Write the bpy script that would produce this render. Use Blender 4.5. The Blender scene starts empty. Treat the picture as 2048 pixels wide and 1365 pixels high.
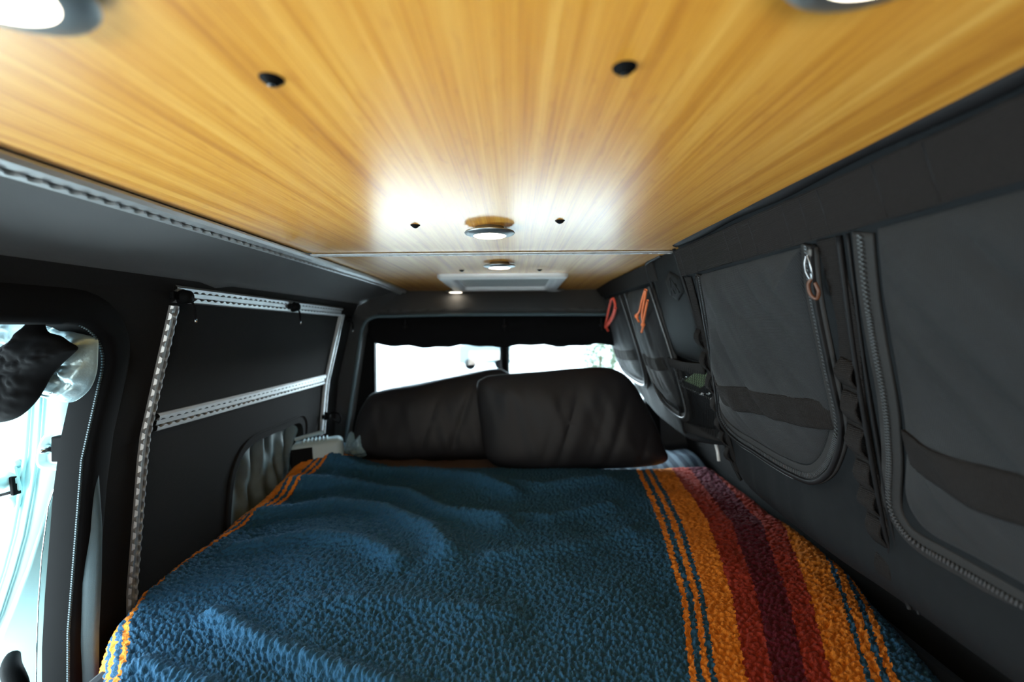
import bpy, bmesh, math, random
import numpy as np
from mathutils import Vector, Matrix
PI = math.pi
random.seed(4)
sc = bpy.context.scene
COL = sc.collection

# ------------------------------------------------------------------ camera, world, light, exposure
# metres; the lens is at the origin, y runs to the rear doors, z up (ceiling at 0.20, mattress at -0.60, van floor at -1.30)
cam_d = bpy.data.cameras.new('camera')
cam = bpy.data.objects.new('camera', cam_d); COL.objects.link(cam)
cam_d.sensor_width = 36.0
cam_d.lens = 36.0 * 910.0 / 2048.0
cam_d.shift_x = -6.0 / 2048.0
cam_d.shift_y = -32.0 / 2048.0
cam_d.clip_start = 0.02
cam.rotation_euler = (PI / 2, 0.0087, 0)
cam_d.dof.use_dof = True
cam_d.dof.focus_distance = 0.92
cam_d.dof.aperture_fstop = 2.2
sc.camera = cam
sc.view_settings.view_transform = 'Standard'
sc.view_settings.look = 'None'
sc.view_settings.exposure = 0.0
sc.view_settings.gamma = 1.0
sc.view_settings.use_curve_mapping = False

W = bpy.data.worlds.new('world'); sc.world = W; W.use_nodes = True
wn = W.node_tree.nodes; wl = W.node_tree.links
bgn = wn['Background']
tc = wn.new('ShaderNodeTexCoord'); sp = wn.new('ShaderNodeSeparateXYZ'); cr = wn.new('ShaderNodeValToRGB')
mr = wn.new('ShaderNodeMapRange'); mr.inputs[1].default_value = -1; mr.inputs[2].default_value = 1
wl.new(tc.outputs['Generated'], sp.inputs[0]); wl.new(sp.outputs['Z'], mr.inputs[0]); wl.new(mr.outputs[0], cr.inputs[0])
cr.color_ramp.elements[0].position = 0.45; cr.color_ramp.elements[0].color = (.72, .80, .82, 1)
cr.color_ramp.elements[1].position = 0.75; cr.color_ramp.elements[1].color = (.62, .86, 1.0, 1)
wl.new(cr.outputs[0], bgn.inputs['Color'])
# the sky is brightest toward the rear (sun side), dimmer toward the front and the left
mr2 = wn.new('ShaderNodeMapRange'); mr2.inputs[1].default_value = 0.2; mr2.inputs[2].default_value = 0.8; mr2.inputs[3].default_value = 2.6; mr2.inputs[4].default_value = 46.0
wl.new(sp.outputs['Y'], mr2.inputs[0]); wl.new(mr2.outputs[0], bgn.inputs['Strength'])


def area(name, loc, rot, sx, sy, power, color, portal=False):
    d = bpy.data.lights.new(name, 'AREA'); d.shape = 'RECTANGLE'; d.size = sx; d.size_y = sy
    d.energy = power; d.color = color
    if portal: d.cycles.is_portal = True
    o = bpy.data.objects.new(name, d); COL.objects.link(o); o.location = loc; o.rotation_euler = rot
    return o


# daylight through the open sliding door, the windscreen behind the camera and the rear windows
area('door_daylight', (-1.30, 0.60, -0.50), (0, math.radians(-108), 0), 0.8, 0.7, 30.0, (.78, .95, 1.0))
area('windscreen_daylight', (-0.10, -1.20, -0.50), (math.radians(125), 0, 0), 1.0, 0.4, 10.0, (1.0, .92, .80)).data.spread = math.radians(120)
area('rear_window_portal', (-0.06, 2.52, -0.3), (math.radians(-90), 0, 0), 1.5, 0.8, 1.0, (1, 1, 1), True)

# ------------------------------------------------------------------ helpers
def h2(ix, iy, seed=0):
    v = np.sin(ix * 127.1 + iy * 311.7 + seed * 74.7) * 43758.5453
    return v - np.floor(v)


def vnoise(x, y, seed=0):
    x = np.asarray(x, float); y = np.asarray(y, float)
    ix = np.floor(x); iy = np.floor(y); fx = x - ix; fy = y - iy
    fx = fx * fx * (3 - 2 * fx); fy = fy * fy * (3 - 2 * fy)
    a = h2(ix, iy, seed); b = h2(ix + 1, iy, seed); c = h2(ix, iy + 1, seed); d = h2(ix + 1, iy + 1, seed)
    return (a * (1 - fx) + b * fx) * (1 - fy) + (c * (1 - fx) + d * fx) * fy - 0.5


def cells(x, y, seed=0):
    ix = np.floor(x); iy = np.floor(y); best = np.full(x.shape, 9.0)
    for a in (-1, 0, 1):
        for b in (-1, 0, 1):
            cx = ix + a; cy = iy + b
            px = cx + h2(cx, cy, seed); py = cy + h2(cx, cy, seed + 5)
            best = np.minimum(best, (px - x) ** 2 + (py - y) ** 2)
    return np.sqrt(best)


def sstep(a, b, x):
    t = np.clip((np.asarray(x, float) - a) / (b - a), 0, 1)
    return t * t * (3 - 2 * t)


def mesh(name, verts, faces, mat, parent=None, smooth=True):
    me = bpy.data.meshes.new(name)
    me.from_pydata([tuple(map(float, v)) for v in verts], [], faces)
    me.materials.append(mat); me.update()
    if smooth: me.polygons.foreach_set('use_smooth', [True] * len(me.polygons))
    o = bpy.data.objects.new(name, me); COL.objects.link(o)
    if parent: attach(o, parent)
    return o


def attach(o, parent):
    o.parent = parent
    o.matrix_parent_inverse = Matrix.Translation(parent.location).inverted() if parent.type == 'EMPTY' else Matrix.Identity(4)


def thing(name, label, cat, loc=(0, 0, 0), group=None):
    o = bpy.data.objects.new(name, None); COL.objects.link(o); o.location = loc; o.empty_display_size = .02
    return tag(o, label, cat, group)


def tag(o, label, cat, group=None):
    o['label'] = label; o['category'] = cat
    if group: o['group'] = group
    return o


def struct(o, label=None):
    o['kind'] = 'structure'
    if label: o['label'] = label
    return o


class MB:
    def __init__(s): s.v = []; s.f = []
    def add(s, vs, fs):
        n = len(s.v); s.v += [tuple(map(float, v)) for v in vs]; s.f += [tuple(i + n for i in f) for f in fs]
    def quadbox(s, c, ax, ay, az):
        c = Vector(c); ax = Vector(ax); ay = Vector(ay); az = Vector(az)
        vs = [c + ax * i + ay * j + az * k for k in (-1, 1) for j in (-1, 1) for i in (-1, 1)]
        s.add(vs, [(0, 2, 3, 1), (4, 5, 7, 6), (0, 1, 5, 4), (2, 6, 7, 3), (0, 4, 6, 2), (1, 3, 7, 5)])
    def box(s, x0, x1, y0, y1, z0, z1):
        s.quadbox(((x0 + x1) / 2, (y0 + y1) / 2, (z0 + z1) / 2), ((x1 - x0) / 2, 0, 0), (0, (y1 - y0) / 2, 0), (0, 0, (z1 - z0) / 2))
    def grid(s, P, closed_u=False, closed_v=False):
        n, m = P.shape[:2]; fs = []
        for i in range(n if closed_u else n - 1):
            for j in range(m if closed_v else m - 1):
                a = i * m + j; b = i * m + (j + 1) % m; c = ((i + 1) % n) * m + (j + 1) % m; d = ((i + 1) % n) * m + j
                fs.append((a, b, c, d))
        s.add(P.reshape(-1, 3), fs)
    def tube(s, path, r, seg=8, cap=True):
        path = [Vector(p) for p in path]; n = len(path); rs = r if hasattr(r, '__len__') else [r] * n
        rows = []; up = None
        for i, p in enumerate(path):
            t = (path[min(i + 1, n - 1)] - path[max(i - 1, 0)]).normalized()
            if up is None:
                up = Vector((0, 0, 1)) if abs(t.z) < .9 else Vector((1, 0, 0))
            a = (up - t * up.dot(t)).normalized(); up = a; b = t.cross(a)
            rows.append([p + (a * math.cos(k * 2 * PI / seg) + b * math.sin(k * 2 * PI / seg)) * rs[i] for k in range(seg)])
        P = np.array([[tuple(q) for q in row] for row in rows])
        base = len(s.v); s.grid(P, closed_v=True)
        if cap:
            s.f.append(tuple(base + k for k in range(seg))); s.f.append(tuple(base + (n - 1) * seg + k for k in reversed(range(seg))))
    def lathe(s, prof, c, seg=32, axis='z'):
        P = []
        for r, h in prof:
            row = []
            for k in range(seg):
                a = 2 * PI * k / seg
                q = (r * math.cos(a), r * math.sin(a), h)
                if axis == 'x': q = (h, q[0], q[1])
                if axis == 'y': q = (q[0], h, q[1])
                row.append((c[0] + q[0], c[1] + q[1], c[2] + q[2]))
            P.append(row)
        s.grid(np.array(P), closed_v=True)
    def build(s, name, mat, parent=None, smooth=True, bevel=0, seg=2):
        o = mesh(name, s.v, s.f, mat, parent, smooth)
        if bevel:
            b = o.modifiers.new('bevel', 'BEVEL'); b.width = bevel; b.segments = seg; b.limit_method = 'ANGLE'; b.angle_limit = 0.6
            for p in o.data.polygons: p.use_smooth = False
        return o


def fillet(pts, r, n=6):
    """rounded closed polygon in 2D"""
    out = []; N = len(pts)
    for i in range(N):
        p = Vector(pts[i][:2]); a = Vector(pts[i - 1][:2]); b = Vector(pts[(i + 1) % N][:2])
        rr = pts[i][2] if len(pts[i]) > 2 else r
        if rr <= 0: out.append(tuple(p)); continue
        da = (a - p); db = (b - p); k = min(rr, da.length * .49, db.length * .49)
        A = p + da.normalized() * k; B = p + db.normalized() * k
        for j in range(n + 1):
            t = j / n; q = A * (1 - t) ** 2 + p * 2 * t * (1 - t) + B * t * t; out.append((q.x, q.y))
    return out


def resample(pts, step, closed=True):
    P = [Vector(p) for p in pts]
    if closed: P.append(P[0])
    out = []
    for a, b in zip(P[:-1], P[1:]):
        n = max(1, int((b - a).length / step))
        for k in range(n): out.append(a.lerp(b, k / n))
    if not closed: out.append(P[-1])
    return out


def smoothpath(pts, n=8, closed=False):
    P = [np.array(p, float) for p in pts]; N = len(P); out = []
    rng = range(N if closed else N - 1)
    for i in rng:
        if closed: p0, p1, p2, p3 = P[i - 1], P[i], P[(i + 1) % N], P[(i + 2) % N]
        else: p0, p1, p2, p3 = P[max(i - 1, 0)], P[i], P[i + 1], P[min(i + 2, N - 1)]
        for k in range(n):
            t = k / n
            out.append(.5 * ((2 * p1) + (-p0 + p2) * t + (2 * p0 - 5 * p1 + 4 * p2 - p3) * t * t + (-p0 + 3 * p1 - 3 * p2 + p3) * t ** 3))
    if not closed: out.append(P[-1])
    return [tuple(q) for q in out]


def patch(name, outline, fmap, hfun, mat, parent=None, centre=None, rings=24, back=-0.008, mirror=False, step=.008):
    """solid built over a closed outline: fmap(s,t,d) -> xyz; hfun(s,t,r) -> height; r=0 centre, 1 rim"""
    o2 = np.array([tuple(p) for p in resample([p[:2] for p in outline], step)])
    c = np.array(centre if centre else o2.mean(0)); N = len(o2)
    rr = np.linspace(0, 1, rings + 1)[1:] ** .8
    S = c[0] + (o2[:, 0][None] - c[0]) * rr[:, None]; T = c[1] + (o2[:, 1][None] - c[1]) * rr[:, None]
    R = np.repeat(rr[:, None], N, 1)
    mb = MB()
    def side(sgn):
        H = hfun(S, T, R) * sgn; P = fmap(S, T, H); hc = hfun(np.array([c[0]]), np.array([c[1]]), np.array([0.]))[0] * sgn
        pc = fmap(np.array([c[0]]), np.array([c[1]]), np.array([hc]))[0]
        return P, pc
    P, pc = side(1)
    base = 0; mb.grid(P, closed_v=True); mb.v.append(tuple(map(float, pc))); ci = len(mb.v) - 1
    for k in range(N): mb.f.append((ci, (k + 1) % N, k))
    last = (rings - 1) * N
    if mirror:
        Q, qc = side(-1); b = len(mb.v); mb.grid(Q, closed_v=True); mb.v.append(tuple(map(float, qc))); qi = len(mb.v) - 1
        for k in range(N):
            mb.f.append((qi, b + k, b + (k + 1) % N)); mb.f.append((last + k, last + (k + 1) % N, b + last + (k + 1) % N, b + last + k))
    else:
        B = fmap(o2[:, 0], o2[:, 1], np.full(N, back)); b = len(mb.v); mb.v += [tuple(map(float, q)) for q in B]
        for k in range(N): mb.f.append((last + k, last + (k + 1) % N, b + (k + 1) % N, b + k))
        mb.f.append(tuple(b + k for k in reversed(range(N))))
    return mb.build(name, mat, parent)


def ribbon_mb(mb, path, w, fmap, d, th=.002, wav=0.0, seed=1):
    """raised band along a 2D path on a surface"""
    P = np.array([tuple(p) for p in path]); n = len(P)
    T = np.gradient(P, axis=0); L = np.linalg.norm(T, axis=1) + 1e-9; nx = -T[:, 1] / L; ny = T[:, 0] / L
    ww = (w if hasattr(w, '__len__') else np.full(n, w)) / 2
    if wav: ww = ww + wav * vnoise(np.arange(n) * .9, np.zeros(n), seed)
    dd = d if hasattr(d, '__len__') else np.full(n, d)
    rows = []
    for off, h in ((-1, 0), (-1, th * .8), (-.9, th), (.9, th), (1, th * .8), (1, 0)):
        rows.append(fmap(P[:, 0] + nx * ww * off, P[:, 1] + ny * ww * off, dd + h))
    mb.grid(np.array(rows)); 
    b = len(mb.v) - 6 * n
    mb.f.append(tuple(b + k * n for k in range(6))); mb.f.append(tuple(b + k * n + n - 1 for k in reversed(range(6))))


def teeth_mb(mb, path, fmap, d, pitch=.004, w=.006):
    pts = resample(path, pitch, closed=False)
    for i in range(len(pts) - 1):
        a, b = pts[i], pts[i + 1]; m = (a + b) / 2; t = (b - a).normalized(); nn = Vector((-t.y, t.x))
        for sgn in (-1, 1):
            q = m + nn * w * .24 * sgn + t * (pitch * .25 * sgn)
            c = Vector(fmap(q.x, q.y, d)); e1 = Vector(fmap(q.x + t.x * .001, q.y + t.y * .001, d)) - c
            e2 = Vector(fmap(q.x + nn.x * .001, q.y + nn.y * .001, d)) - c; e3 = Vector(fmap(q.x, q.y, d + .001)) - c
            mb.quadbox(c, e1 * pitch * 300, e2 * w * 270, e3 * 1.1)


# ------------------------------------------------------------------ materials
def newmat(name):
    m = bpy.data.materials.new(name); m.use_nodes = True; return m, m.node_tree.nodes, m.node_tree.links, m.node_tree.nodes['Principled BSDF']


def pmat(name, col, rough=.6, metal=0., var=.15, scale=40., bump=0., bscale=300., spec=.5, stretch=None, weave=False, sheen=0., dist=.001):
    m, n, l, b = newmat(name)
    b.inputs['Roughness'].default_value = rough; b.inputs['Metallic'].default_value = metal
    b.inputs['Specular IOR Level'].default_value = spec
    b.inputs['Sheen Weight'].default_value = sheen
    t = n.new('ShaderNodeTexCoord'); mp = n.new('ShaderNodeMapping'); l.new(t.outputs['Object'], mp.inputs[0])
    if stretch: mp.inputs['Scale'].default_value = stretch
    ns = n.new('ShaderNodeTexNoise'); ns.inputs['Scale'].default_value = scale; ns.inputs['Detail'].default_value = 4
    l.new(mp.outputs[0], ns.inputs[0])
    mx = n.new('ShaderNodeMix'); mx.data_type = 'RGBA'
    mx.inputs[6].default_value = tuple(c * (1 - var) for c in col) + (1,); mx.inputs[7].default_value = tuple(min(1, c * (1 + var)) for c in col) + (1,)
    l.new(ns.outputs[0], mx.inputs[0]); l.new(mx.outputs[2], b.inputs['Base Color'])
    if bump:
        bp = n.new('ShaderNodeBump'); bp.inputs['Strength'].default_value = bump; bp.inputs['Distance'].default_value = dist
        if weave:
            w1 = n.new('ShaderNodeTexWave'); w1.bands_direction = 'Y'; w1.inputs['Scale'].default_value = bscale; w1.inputs['Distortion'].default_value = 1.5
            w2 = n.new('ShaderNodeTexWave'); w2.bands_direction = 'Z'; w2.inputs['Scale'].default_value = bscale; w2.inputs['Distortion'].default_value = 1.5
            l.new(mp.outputs[0], w1.inputs[0]); l.new(mp.outputs[0], w2.inputs[0])
            ad = n.new('ShaderNodeMath'); ad.operation = 'ADD'; l.new(w1.outputs[1], ad.inputs[0]); l.new(w2.outputs[1], ad.inputs[1]); l.new(ad.outputs[0], bp.inputs['Height'])
        else:
            n2 = n.new('ShaderNodeTexNoise'); n2.inputs['Scale'].default_value = bscale; n2.inputs['Detail'].default_value = 3
            l.new(mp.outputs[0], n2.inputs[0]); l.new(n2.outputs[0], bp.inputs['Height'])
        l.new(bp.outputs[0], b.inputs['Normal'])
    return m


def emat(name, col, strength):
    m, n, l, b = newmat(name)
    b.inputs['Base Color'].default_value = (.9, .9, .9, 1); b.inputs['Emission Color'].default_value = col + (1,); b.inputs['Emission Strength'].default_value = strength
    return m


def glassmat(name, tint=(1, 1, 1), gloss=1.):
    m, n, l, b = newmat(name)
    out = n['Material Output']; n.remove(b)
    tr = n.new('ShaderNodeBsdfTransparent'); tr.inputs[0].default_value = tint + (1,)
    gl = n.new('ShaderNodeBsdfGlossy'); gl.inputs['Roughness'].default_value = .03
    fr = n.new('ShaderNodeFresnel'); fr.inputs[0].default_value = 1.45
    mx = n.new('ShaderNodeMixShader'); l.new(fr.outputs[0], mx.inputs[0]); l.new(tr.outputs[0], mx.inputs[1]); l.new(gl.outputs[0], mx.inputs[2]); l.new(mx.outputs[0], out.inputs[0])
    return m


def bamboo():
    m, n, l, b = newmat('bamboo_laminate')
    t = n.new('ShaderNodeTexCoord')
    def noise(sx, sy, scale, detail=2, rough=.5):
        mp = n.new('ShaderNodeMapping'); mp.inputs['Scale'].default_value = (sx, sy, 1); l.new(t.outputs['Object'], mp.inputs[0])
        q = n.new('ShaderNodeTexNoise'); q.inputs['Scale'].default_value = scale; q.inputs['Detail'].default_value = detail; q.inputs['Roughness'].default_value = rough
        l.new(mp.outputs[0], q.inputs[0]); return q
    strips = noise(60, .9, 1, 2, .6); grain = noise(420, 3.0, 1, 4, .8); knots = noise(110, 26, 1, 2, .5); fine = noise(900, 12, 1, 2, .6)
    r1 = n.new('ShaderNodeValToRGB'); e = r1.color_ramp.elements
    e[0].position = .36; e[0].color = (.54, .195, .020, 1); e[1].position = .67; e[1].color = (.98, .54, .110, 1)
    q = r1.color_ramp.elements.new(.5); q.color = (.80, .355, .040, 1)
    ad = n.new('ShaderNodeMath'); ad.operation = 'MULTIPLY_ADD'; ad.inputs[1].default_value = .58; l.new(grain.outputs[0], ad.inputs[0])
    sc1 = n.new('ShaderNodeMath'); sc1.operation = 'MULTIPLY'; sc1.inputs[1].default_value = .46; l.new(strips.outputs[0], sc1.inputs[0]); l.new(sc1.outputs[0], ad.inputs[2])
    l.new(ad.outputs[0], r1.inputs[0])
    r2 = n.new('ShaderNodeValToRGB'); r2.color_ramp.elements[0].position = .60; r2.color_ramp.elements[0].color = (1, 1, 1, 1)
    r2.color_ramp.elements[1].position = .74; r2.color_ramp.elements[1].color = (.88, .81, .74, 1); l.new(knots.outputs[0], r2.inputs[0])
    mx = n.new('ShaderNodeMix'); mx.data_type = 'RGBA'; mx.blend_type = 'MULTIPLY'; mx.inputs[0].default_value = 1
    l.new(r1.outputs[0], mx.inputs[6]); l.new(r2.outputs[0], mx.inputs[7]); l.new(mx.outputs[2], b.inputs['Base Color'])
    bp = n.new('ShaderNodeBump'); bp.inputs['Strength'].default_value = .25; bp.inputs['Distance'].default_value = .0004; l.new(fine.outputs[0], bp.inputs['Height']); l.new(bp.outputs[0], b.inputs['Normal'])
    b.inputs['Coat Weight'].default_value = 1.0; b.inputs['Coat Roughness'].default_value = .23; b.inputs['Coat IOR'].default_value = 1.55; l.new(bp.outputs[0], b.inputs['Coat Normal'])
    b.inputs['Roughness'].default_value = .38; b.inputs['Specular IOR Level'].default_value = .9
    return m


# blanket stripes: position across the blanket (m), right side measured from the first orange thread, left side mirrored
BLUEW = 1.235
STR = [(0, 'o'), (.0125, 'n'), (.0226, 'o'), (.035, 'n'), (.045, 'o'), (.098, 'r'), (.144, 'm'), (.202, 'r'), (.246, 'o'), (.304, 'n'), (.314, 'o'), (.331, 'n'), (.343, 'o'), (.357, 'n')]
SC = {'o': (.86, .27, .026), 'n': (.024, .108, .215), 'r': (.36, .038, .020), 'm': (.12, .010, .024)}


def blanket_mat():
    m, n, l, b = newmat('sherpa_fleece')
    uv = n.new('ShaderNodeUVMap'); uv.uv_map = 'UVMap'; s = n.new('ShaderNodeSeparateXYZ'); l.new(uv.outputs[0], s.inputs[0])
    ns = n.new('ShaderNodeTexNoise'); ns.inputs['Scale'].default_value = 110; ns.inputs['Detail'].default_value = 1; l.new(uv.outputs[0], ns.inputs[0])
    j = n.new('ShaderNodeMath'); j.operation = 'MULTIPLY_ADD'; j.inputs[1].default_value = .016; j.inputs[2].default_value = -.008; l.new(ns.outputs[0], j.inputs[0])
    a = n.new('ShaderNodeMath'); a.operation = 'ADD'; l.new(s.outputs[0], a.inputs[0]); l.new(j.outputs[0], a.inputs[1])
    # t = |u + W/2| - W/2
    a2 = n.new('ShaderNodeMath'); a2.operation = 'ADD'; a2.inputs[1].default_value = BLUEW / 2; l.new(a.outputs[0], a2.inputs[0])
    a3 = n.new('ShaderNodeMath'); a3.operation = 'ABSOLUTE'; l.new(a2.outputs[0], a3.inputs[0])
    a4 = n.new('ShaderNodeMath'); a4.operation = 'SUBTRACT'; a4.inputs[1].default_value = BLUEW / 2 - .05; l.new(a3.outputs[0], a4.inputs[0])
    a5 = n.new('ShaderNodeMath'); a5.operation = 'MULTIPLY'; a5.inputs[1].default_value = 2.0; l.new(a4.outputs[0], a5.inputs[0])
    r = n.new('ShaderNodeValToRGB'); r.color_ramp.interpolation = 'CONSTANT'; l.new(a5.outputs[0], r.inputs[0])
    el = r.color_ramp.elements; el[0].position = 0; el[0].color = SC['n'] + (1,)
    el[1].position = .1; el[1].color = SC['o'] + (1,)
    for p, k in STR[1:]:
        q = el.new((p + .05) * 2); q.color = SC[k] + (1,)
    vo = n.new('ShaderNodeTexVoronoi'); vo.inputs['Scale'].default_value = 210; l.new(uv.outputs[0], vo.inputs[0])
    n3 = n.new('ShaderNodeTexNoise'); n3.inputs['Scale'].default_value = 500; n3.inputs['Detail'].default_value = 3; l.new(uv.outputs[0], n3.inputs[0])
    mx = n.new('ShaderNodeMix'); mx.data_type = 'RGBA'; mx.blend_type = 'MULTIPLY'; mx.inputs[0].default_value = .75
    r3 = n.new('ShaderNodeValToRGB'); r3.color_ramp.elements[0].position = .3; r3.color_ramp.elements[0].color = (.55, .55, .55, 1); r3.color_ramp.elements[1].position = .7; r3.color_ramp.elements[1].color = (1, 1, 1, 1)
    l.new(n3.outputs[0], r3.inputs[0]); l.new(r.outputs[0], mx.inputs[6]); l.new(r3.outputs[0], mx.inputs[7]); l.new(mx.outputs[2], b.inputs['Base Color'])
    bp = n.new('ShaderNodeBump'); bp.inputs['Strength'].default_value = .8; bp.inputs['Distance'].default_value = .002; bp.invert = True
    l.new(vo.outputs[0], bp.inputs['Height'])
    bp2 = n.new('ShaderNodeBump'); bp2.inputs['Strength'].default_value = .6; bp2.inputs['Distance'].default_value = .001; l.new(n3.outputs[0], bp2.inputs['Height']); l.new(bp.outputs[0], bp2.inputs['Normal'])
    l.new(bp2.outputs[0], b.inputs['Normal'])
    b.inputs['Roughness'].default_value = .9; b.inputs['Sheen Weight'].default_value = .05; b.inputs['Sheen Roughness'].default_value = .5
    b.inputs['Sheen Tint'].default_value = (.7, .75, .8, 1); b.inputs['Specular IOR Level'].default_value = .2
    return m


M = {}
M['bamboo'] = bamboo()
M['head'] = pmat('headliner_fabric', (.026, .028, .030), .62, var=.25, scale=350, bump=.5, bscale=420, weave=True, spec=.5, sheen=.2)
M['wall'] = pmat('wall_fabric', (.0125, .0122, .0122), .9, var=.3, scale=300, bump=.5, bscale=330, weave=True, spec=.12)
M['floor'] = pmat('floor_vinyl', (.05, .045, .04), .7)
M['alu'] = pmat('brushed_aluminium', (.56, .58, .59), .48, .85, var=.2, scale=60, bump=.25, bscale=400, stretch=(1, .2, 1))
M['slot'] = pmat('slot_shade', (.01, .01, .01), .8)  # near-black base colour carries the shade inside the track slots
M['black'] = pmat('black_plastic', (.005, .0055, .006), .6, bump=.2, bscale=500, spec=.04)
M['rubber'] = pmat('black_rubber', (.004, .004, .0045), .8, spec=.08)
M['steel'] = pmat('dark_nickel', (.35, .36, .38), .35, 1.)
M['flange'] = pmat('brushed_nickel_flange', (.42, .46, .48), .42, 1.)
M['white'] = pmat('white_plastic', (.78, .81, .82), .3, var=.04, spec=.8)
M['vent'] = pmat('vent_inner_plastic', (.62, .68, .67), .22, var=.04, spec=.7)
M['fabric'] = pmat('bag_ripstop_nylon', (.016, .0175, .0195), .7, var=.12, scale=30, bump=.5, bscale=150, weave=True, spec=.2, sheen=.06)
M['fabric2'] = pmat('bag_packcloth', (.010, .0115, .013), .75, var=.15, scale=90, bump=.4, bscale=260, weave=True, spec=.15)
M['web'] = pmat('bag_webbing', (.017, .015, .0145), .85, var=.2, scale=200, bump=.9, bscale=110, weave=True, spec=.12)
M['tape'] = pmat('zipper_tape', (.012, .011, .011), .8, var=.2, scale=300, bump=.5, bscale=300)
M['teeth'] = pmat('zipper_coil', (.085, .09, .095), .35, .3)
M['pipe'] = pmat('piping', (.008, .008, .009), .6, spec=.2)
M['eva'] = pmat('molded_pouch', (.0035, .0037, .004), .6, var=.2, scale=80, bump=.3, bscale=600, spec=.10)
M['logo'] = pmat('embossed_patch', (.007, .0072, .0075), .7, spec=.15)
M['pillow'] = pmat('satin_pillowcase', (.012, .0112, .0132), .58, var=.1, scale=12, bump=.15, bscale=30, spec=.35, dist=.004)
M['sheet'] = pmat('navy_sheet', (.008, .014, .024), .8, bump=.3, bscale=60)
M['curtain'] = pmat('grey_curtain', (.12, .16, .17), .55, var=.35, scale=30, bump=.5, bscale=50)
M['foil'] = pmat('silver_insulating_cloth', (.42, .58, .62), .38, .5, var=.2, scale=30, bump=.6, bscale=60, dist=.003)
M['paint'] = pmat('pale_teal_door_paint', (.46, .73, .75), .3, var=.03, spec=.5)
M['strap'] = pmat('grey_screen_hem', (.055, .092, .108), .6, var=.1, scale=60, bump=.3, bscale=500)
M['cord_o'] = pmat('orange_paracord', (.90, .22, .07), .7, bump=.6, bscale=700)
M['cord_r'] = pmat('red_orange_paracord', (.78, .085, .045), .7, bump=.6, bscale=700)
M['brown'] = pmat('brown_rubber', (.08, .026, .009), .5)
M['chrome'] = pmat('chrome', (.75, .78, .8), .15, 1.)
M['dim_white'] = pmat('dim_white_plastic', (.34, .44, .47), .5, var=.05)  # white plastic, the dim cool light on it put into the colour
M['lens_on'] = emat('lit_lens', (1.0, .86, .66), 7.0)
M['lens_off'] = pmat('unlit_lens', (.75, .8, .82), .3)
M['glass'] = glassmat('window_glass')
M['screen'] = pmat('lcd_screen', (.14, .19, .11), .2, spec=.6)
M['bag_plastic'] = pmat('bluish_plastic_film', (.20, .33, .42), .2, var=.3, bump=.5, bscale=60)
M['car'] = pmat('pale_car_paint', (.28, .36, .38), .3)
M['leaf'] = pmat('leaf_green', (.10, .14, .07), .7, var=.5, scale=20)
M['ground'] = pmat('pale_asphalt', (.5, .5, .48), .9)

# ------------------------------------------------------------------ van shell
LP = [(.20, -.60), (.187, -.60), (.115, -.765), (.083, -.782), (-.26, -.862), (-.60, -.892), (-1.30, -.90)]


def xl(z):
    zs = [-1.3, -.60, -.26, .083, .115]; xs = [-.90, -.892, -.862, -.782, -.765]
    return np.interp(z, zs, xs)


def ceil_z(y): return .20 - .015 * np.clip((np.asarray(y, float) - 1.7) / .7, 0, 1) ** 1.5


def ceil_panel(name, y0, y1, x0=-.562, x1=.47):
    ys = np.linspace(y0, y1, 12); mb = MB()
    top = []
    P = np.array([[(x, y, float(ceil_z(y))) for y in ys] for x in (x0, x1)]); Q = P.copy(); Q[..., 2] += .012
    R = np.array([P[0], P[1], Q[1], Q[0]]); mb.grid(R, closed_u=True)
    mb.f.append(tuple(k * 12 for k in range(4))); mb.f.append(tuple(k * 12 + 11 for k in reversed(range(4))))
    return struct(mb.build(name, M['bamboo'], smooth=False))


ceil_panel('ceiling', -1.3, 1.236); ceil_panel('ceiling', 1.262, 2.42)
mb = MB(); mb.box(-.95, .95, -1.5, 2.45, .225, .26); struct(mb.build('ceiling', M['rubber'], smooth=False), 'outer roof skin above the bamboo panels')


def strip_shell(name, prof, y0, y1, mat, th=.03, sgn=-1, n=40):
    """profile (x,z) extruded along y, thickened outward along x"""
    ys = np.linspace(y0, y1, n)
    A = np.array([[(x, y, z) for y in ys] for x, z in prof]); B = A.copy(); B[..., 0] += sgn * th
    mb = MB(); R = np.concatenate([A, B[::-1]]); mb.grid(R, closed_u=True)
    k = len(prof) * 2
    mb.f.append(tuple(i * n for i in range(k))); mb.f.append(tuple(i * n + n - 1 for i in reversed(range(k))))
    return mb.build(name, mat, smooth=False)


def boolean_cut(o, cutter):
    md = o.modifiers.new('cut', 'BOOLEAN'); md.object = cutter; md.operation = 'DIFFERENCE'; md.solver = 'EXACT'
    dg = bpy.context.evaluated_depsgraph_get(); dg.update()
    me = bpy.data.meshes.new_from_object(o.evaluated_get(dg)); o.modifiers.clear(); o.data = me
    bpy.data.objects.remove(cutter)


def prism_x(outline, x0, x1):
    n = len(outline); mb = MB()
    mb.v = [(x0, y, z) for y, z in outline] + [(x1, y, z) for y, z in outline]
    mb.f = [(i, (i + 1) % n, n + (i + 1) % n, n + i) for i in range(n)] + [tuple(reversed(range(n))), tuple(range(n, 2 * n))]
    o = mb.build('cutter', M['slot'], smooth=False)
    bm = bmesh.new(); bm.from_mesh(o.data); bmesh.ops.recalc_face_normals(bm, faces=bm.faces); bm.to_mesh(o.data); bm.free()
    return o


def fixn(o):
    bm = bmesh.new(); bm.from_mesh(o.data); bmesh.ops.recalc_face_normals(bm, faces=bm.faces); bm.to_mesh(o.data); bm.free(); return o


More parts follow.
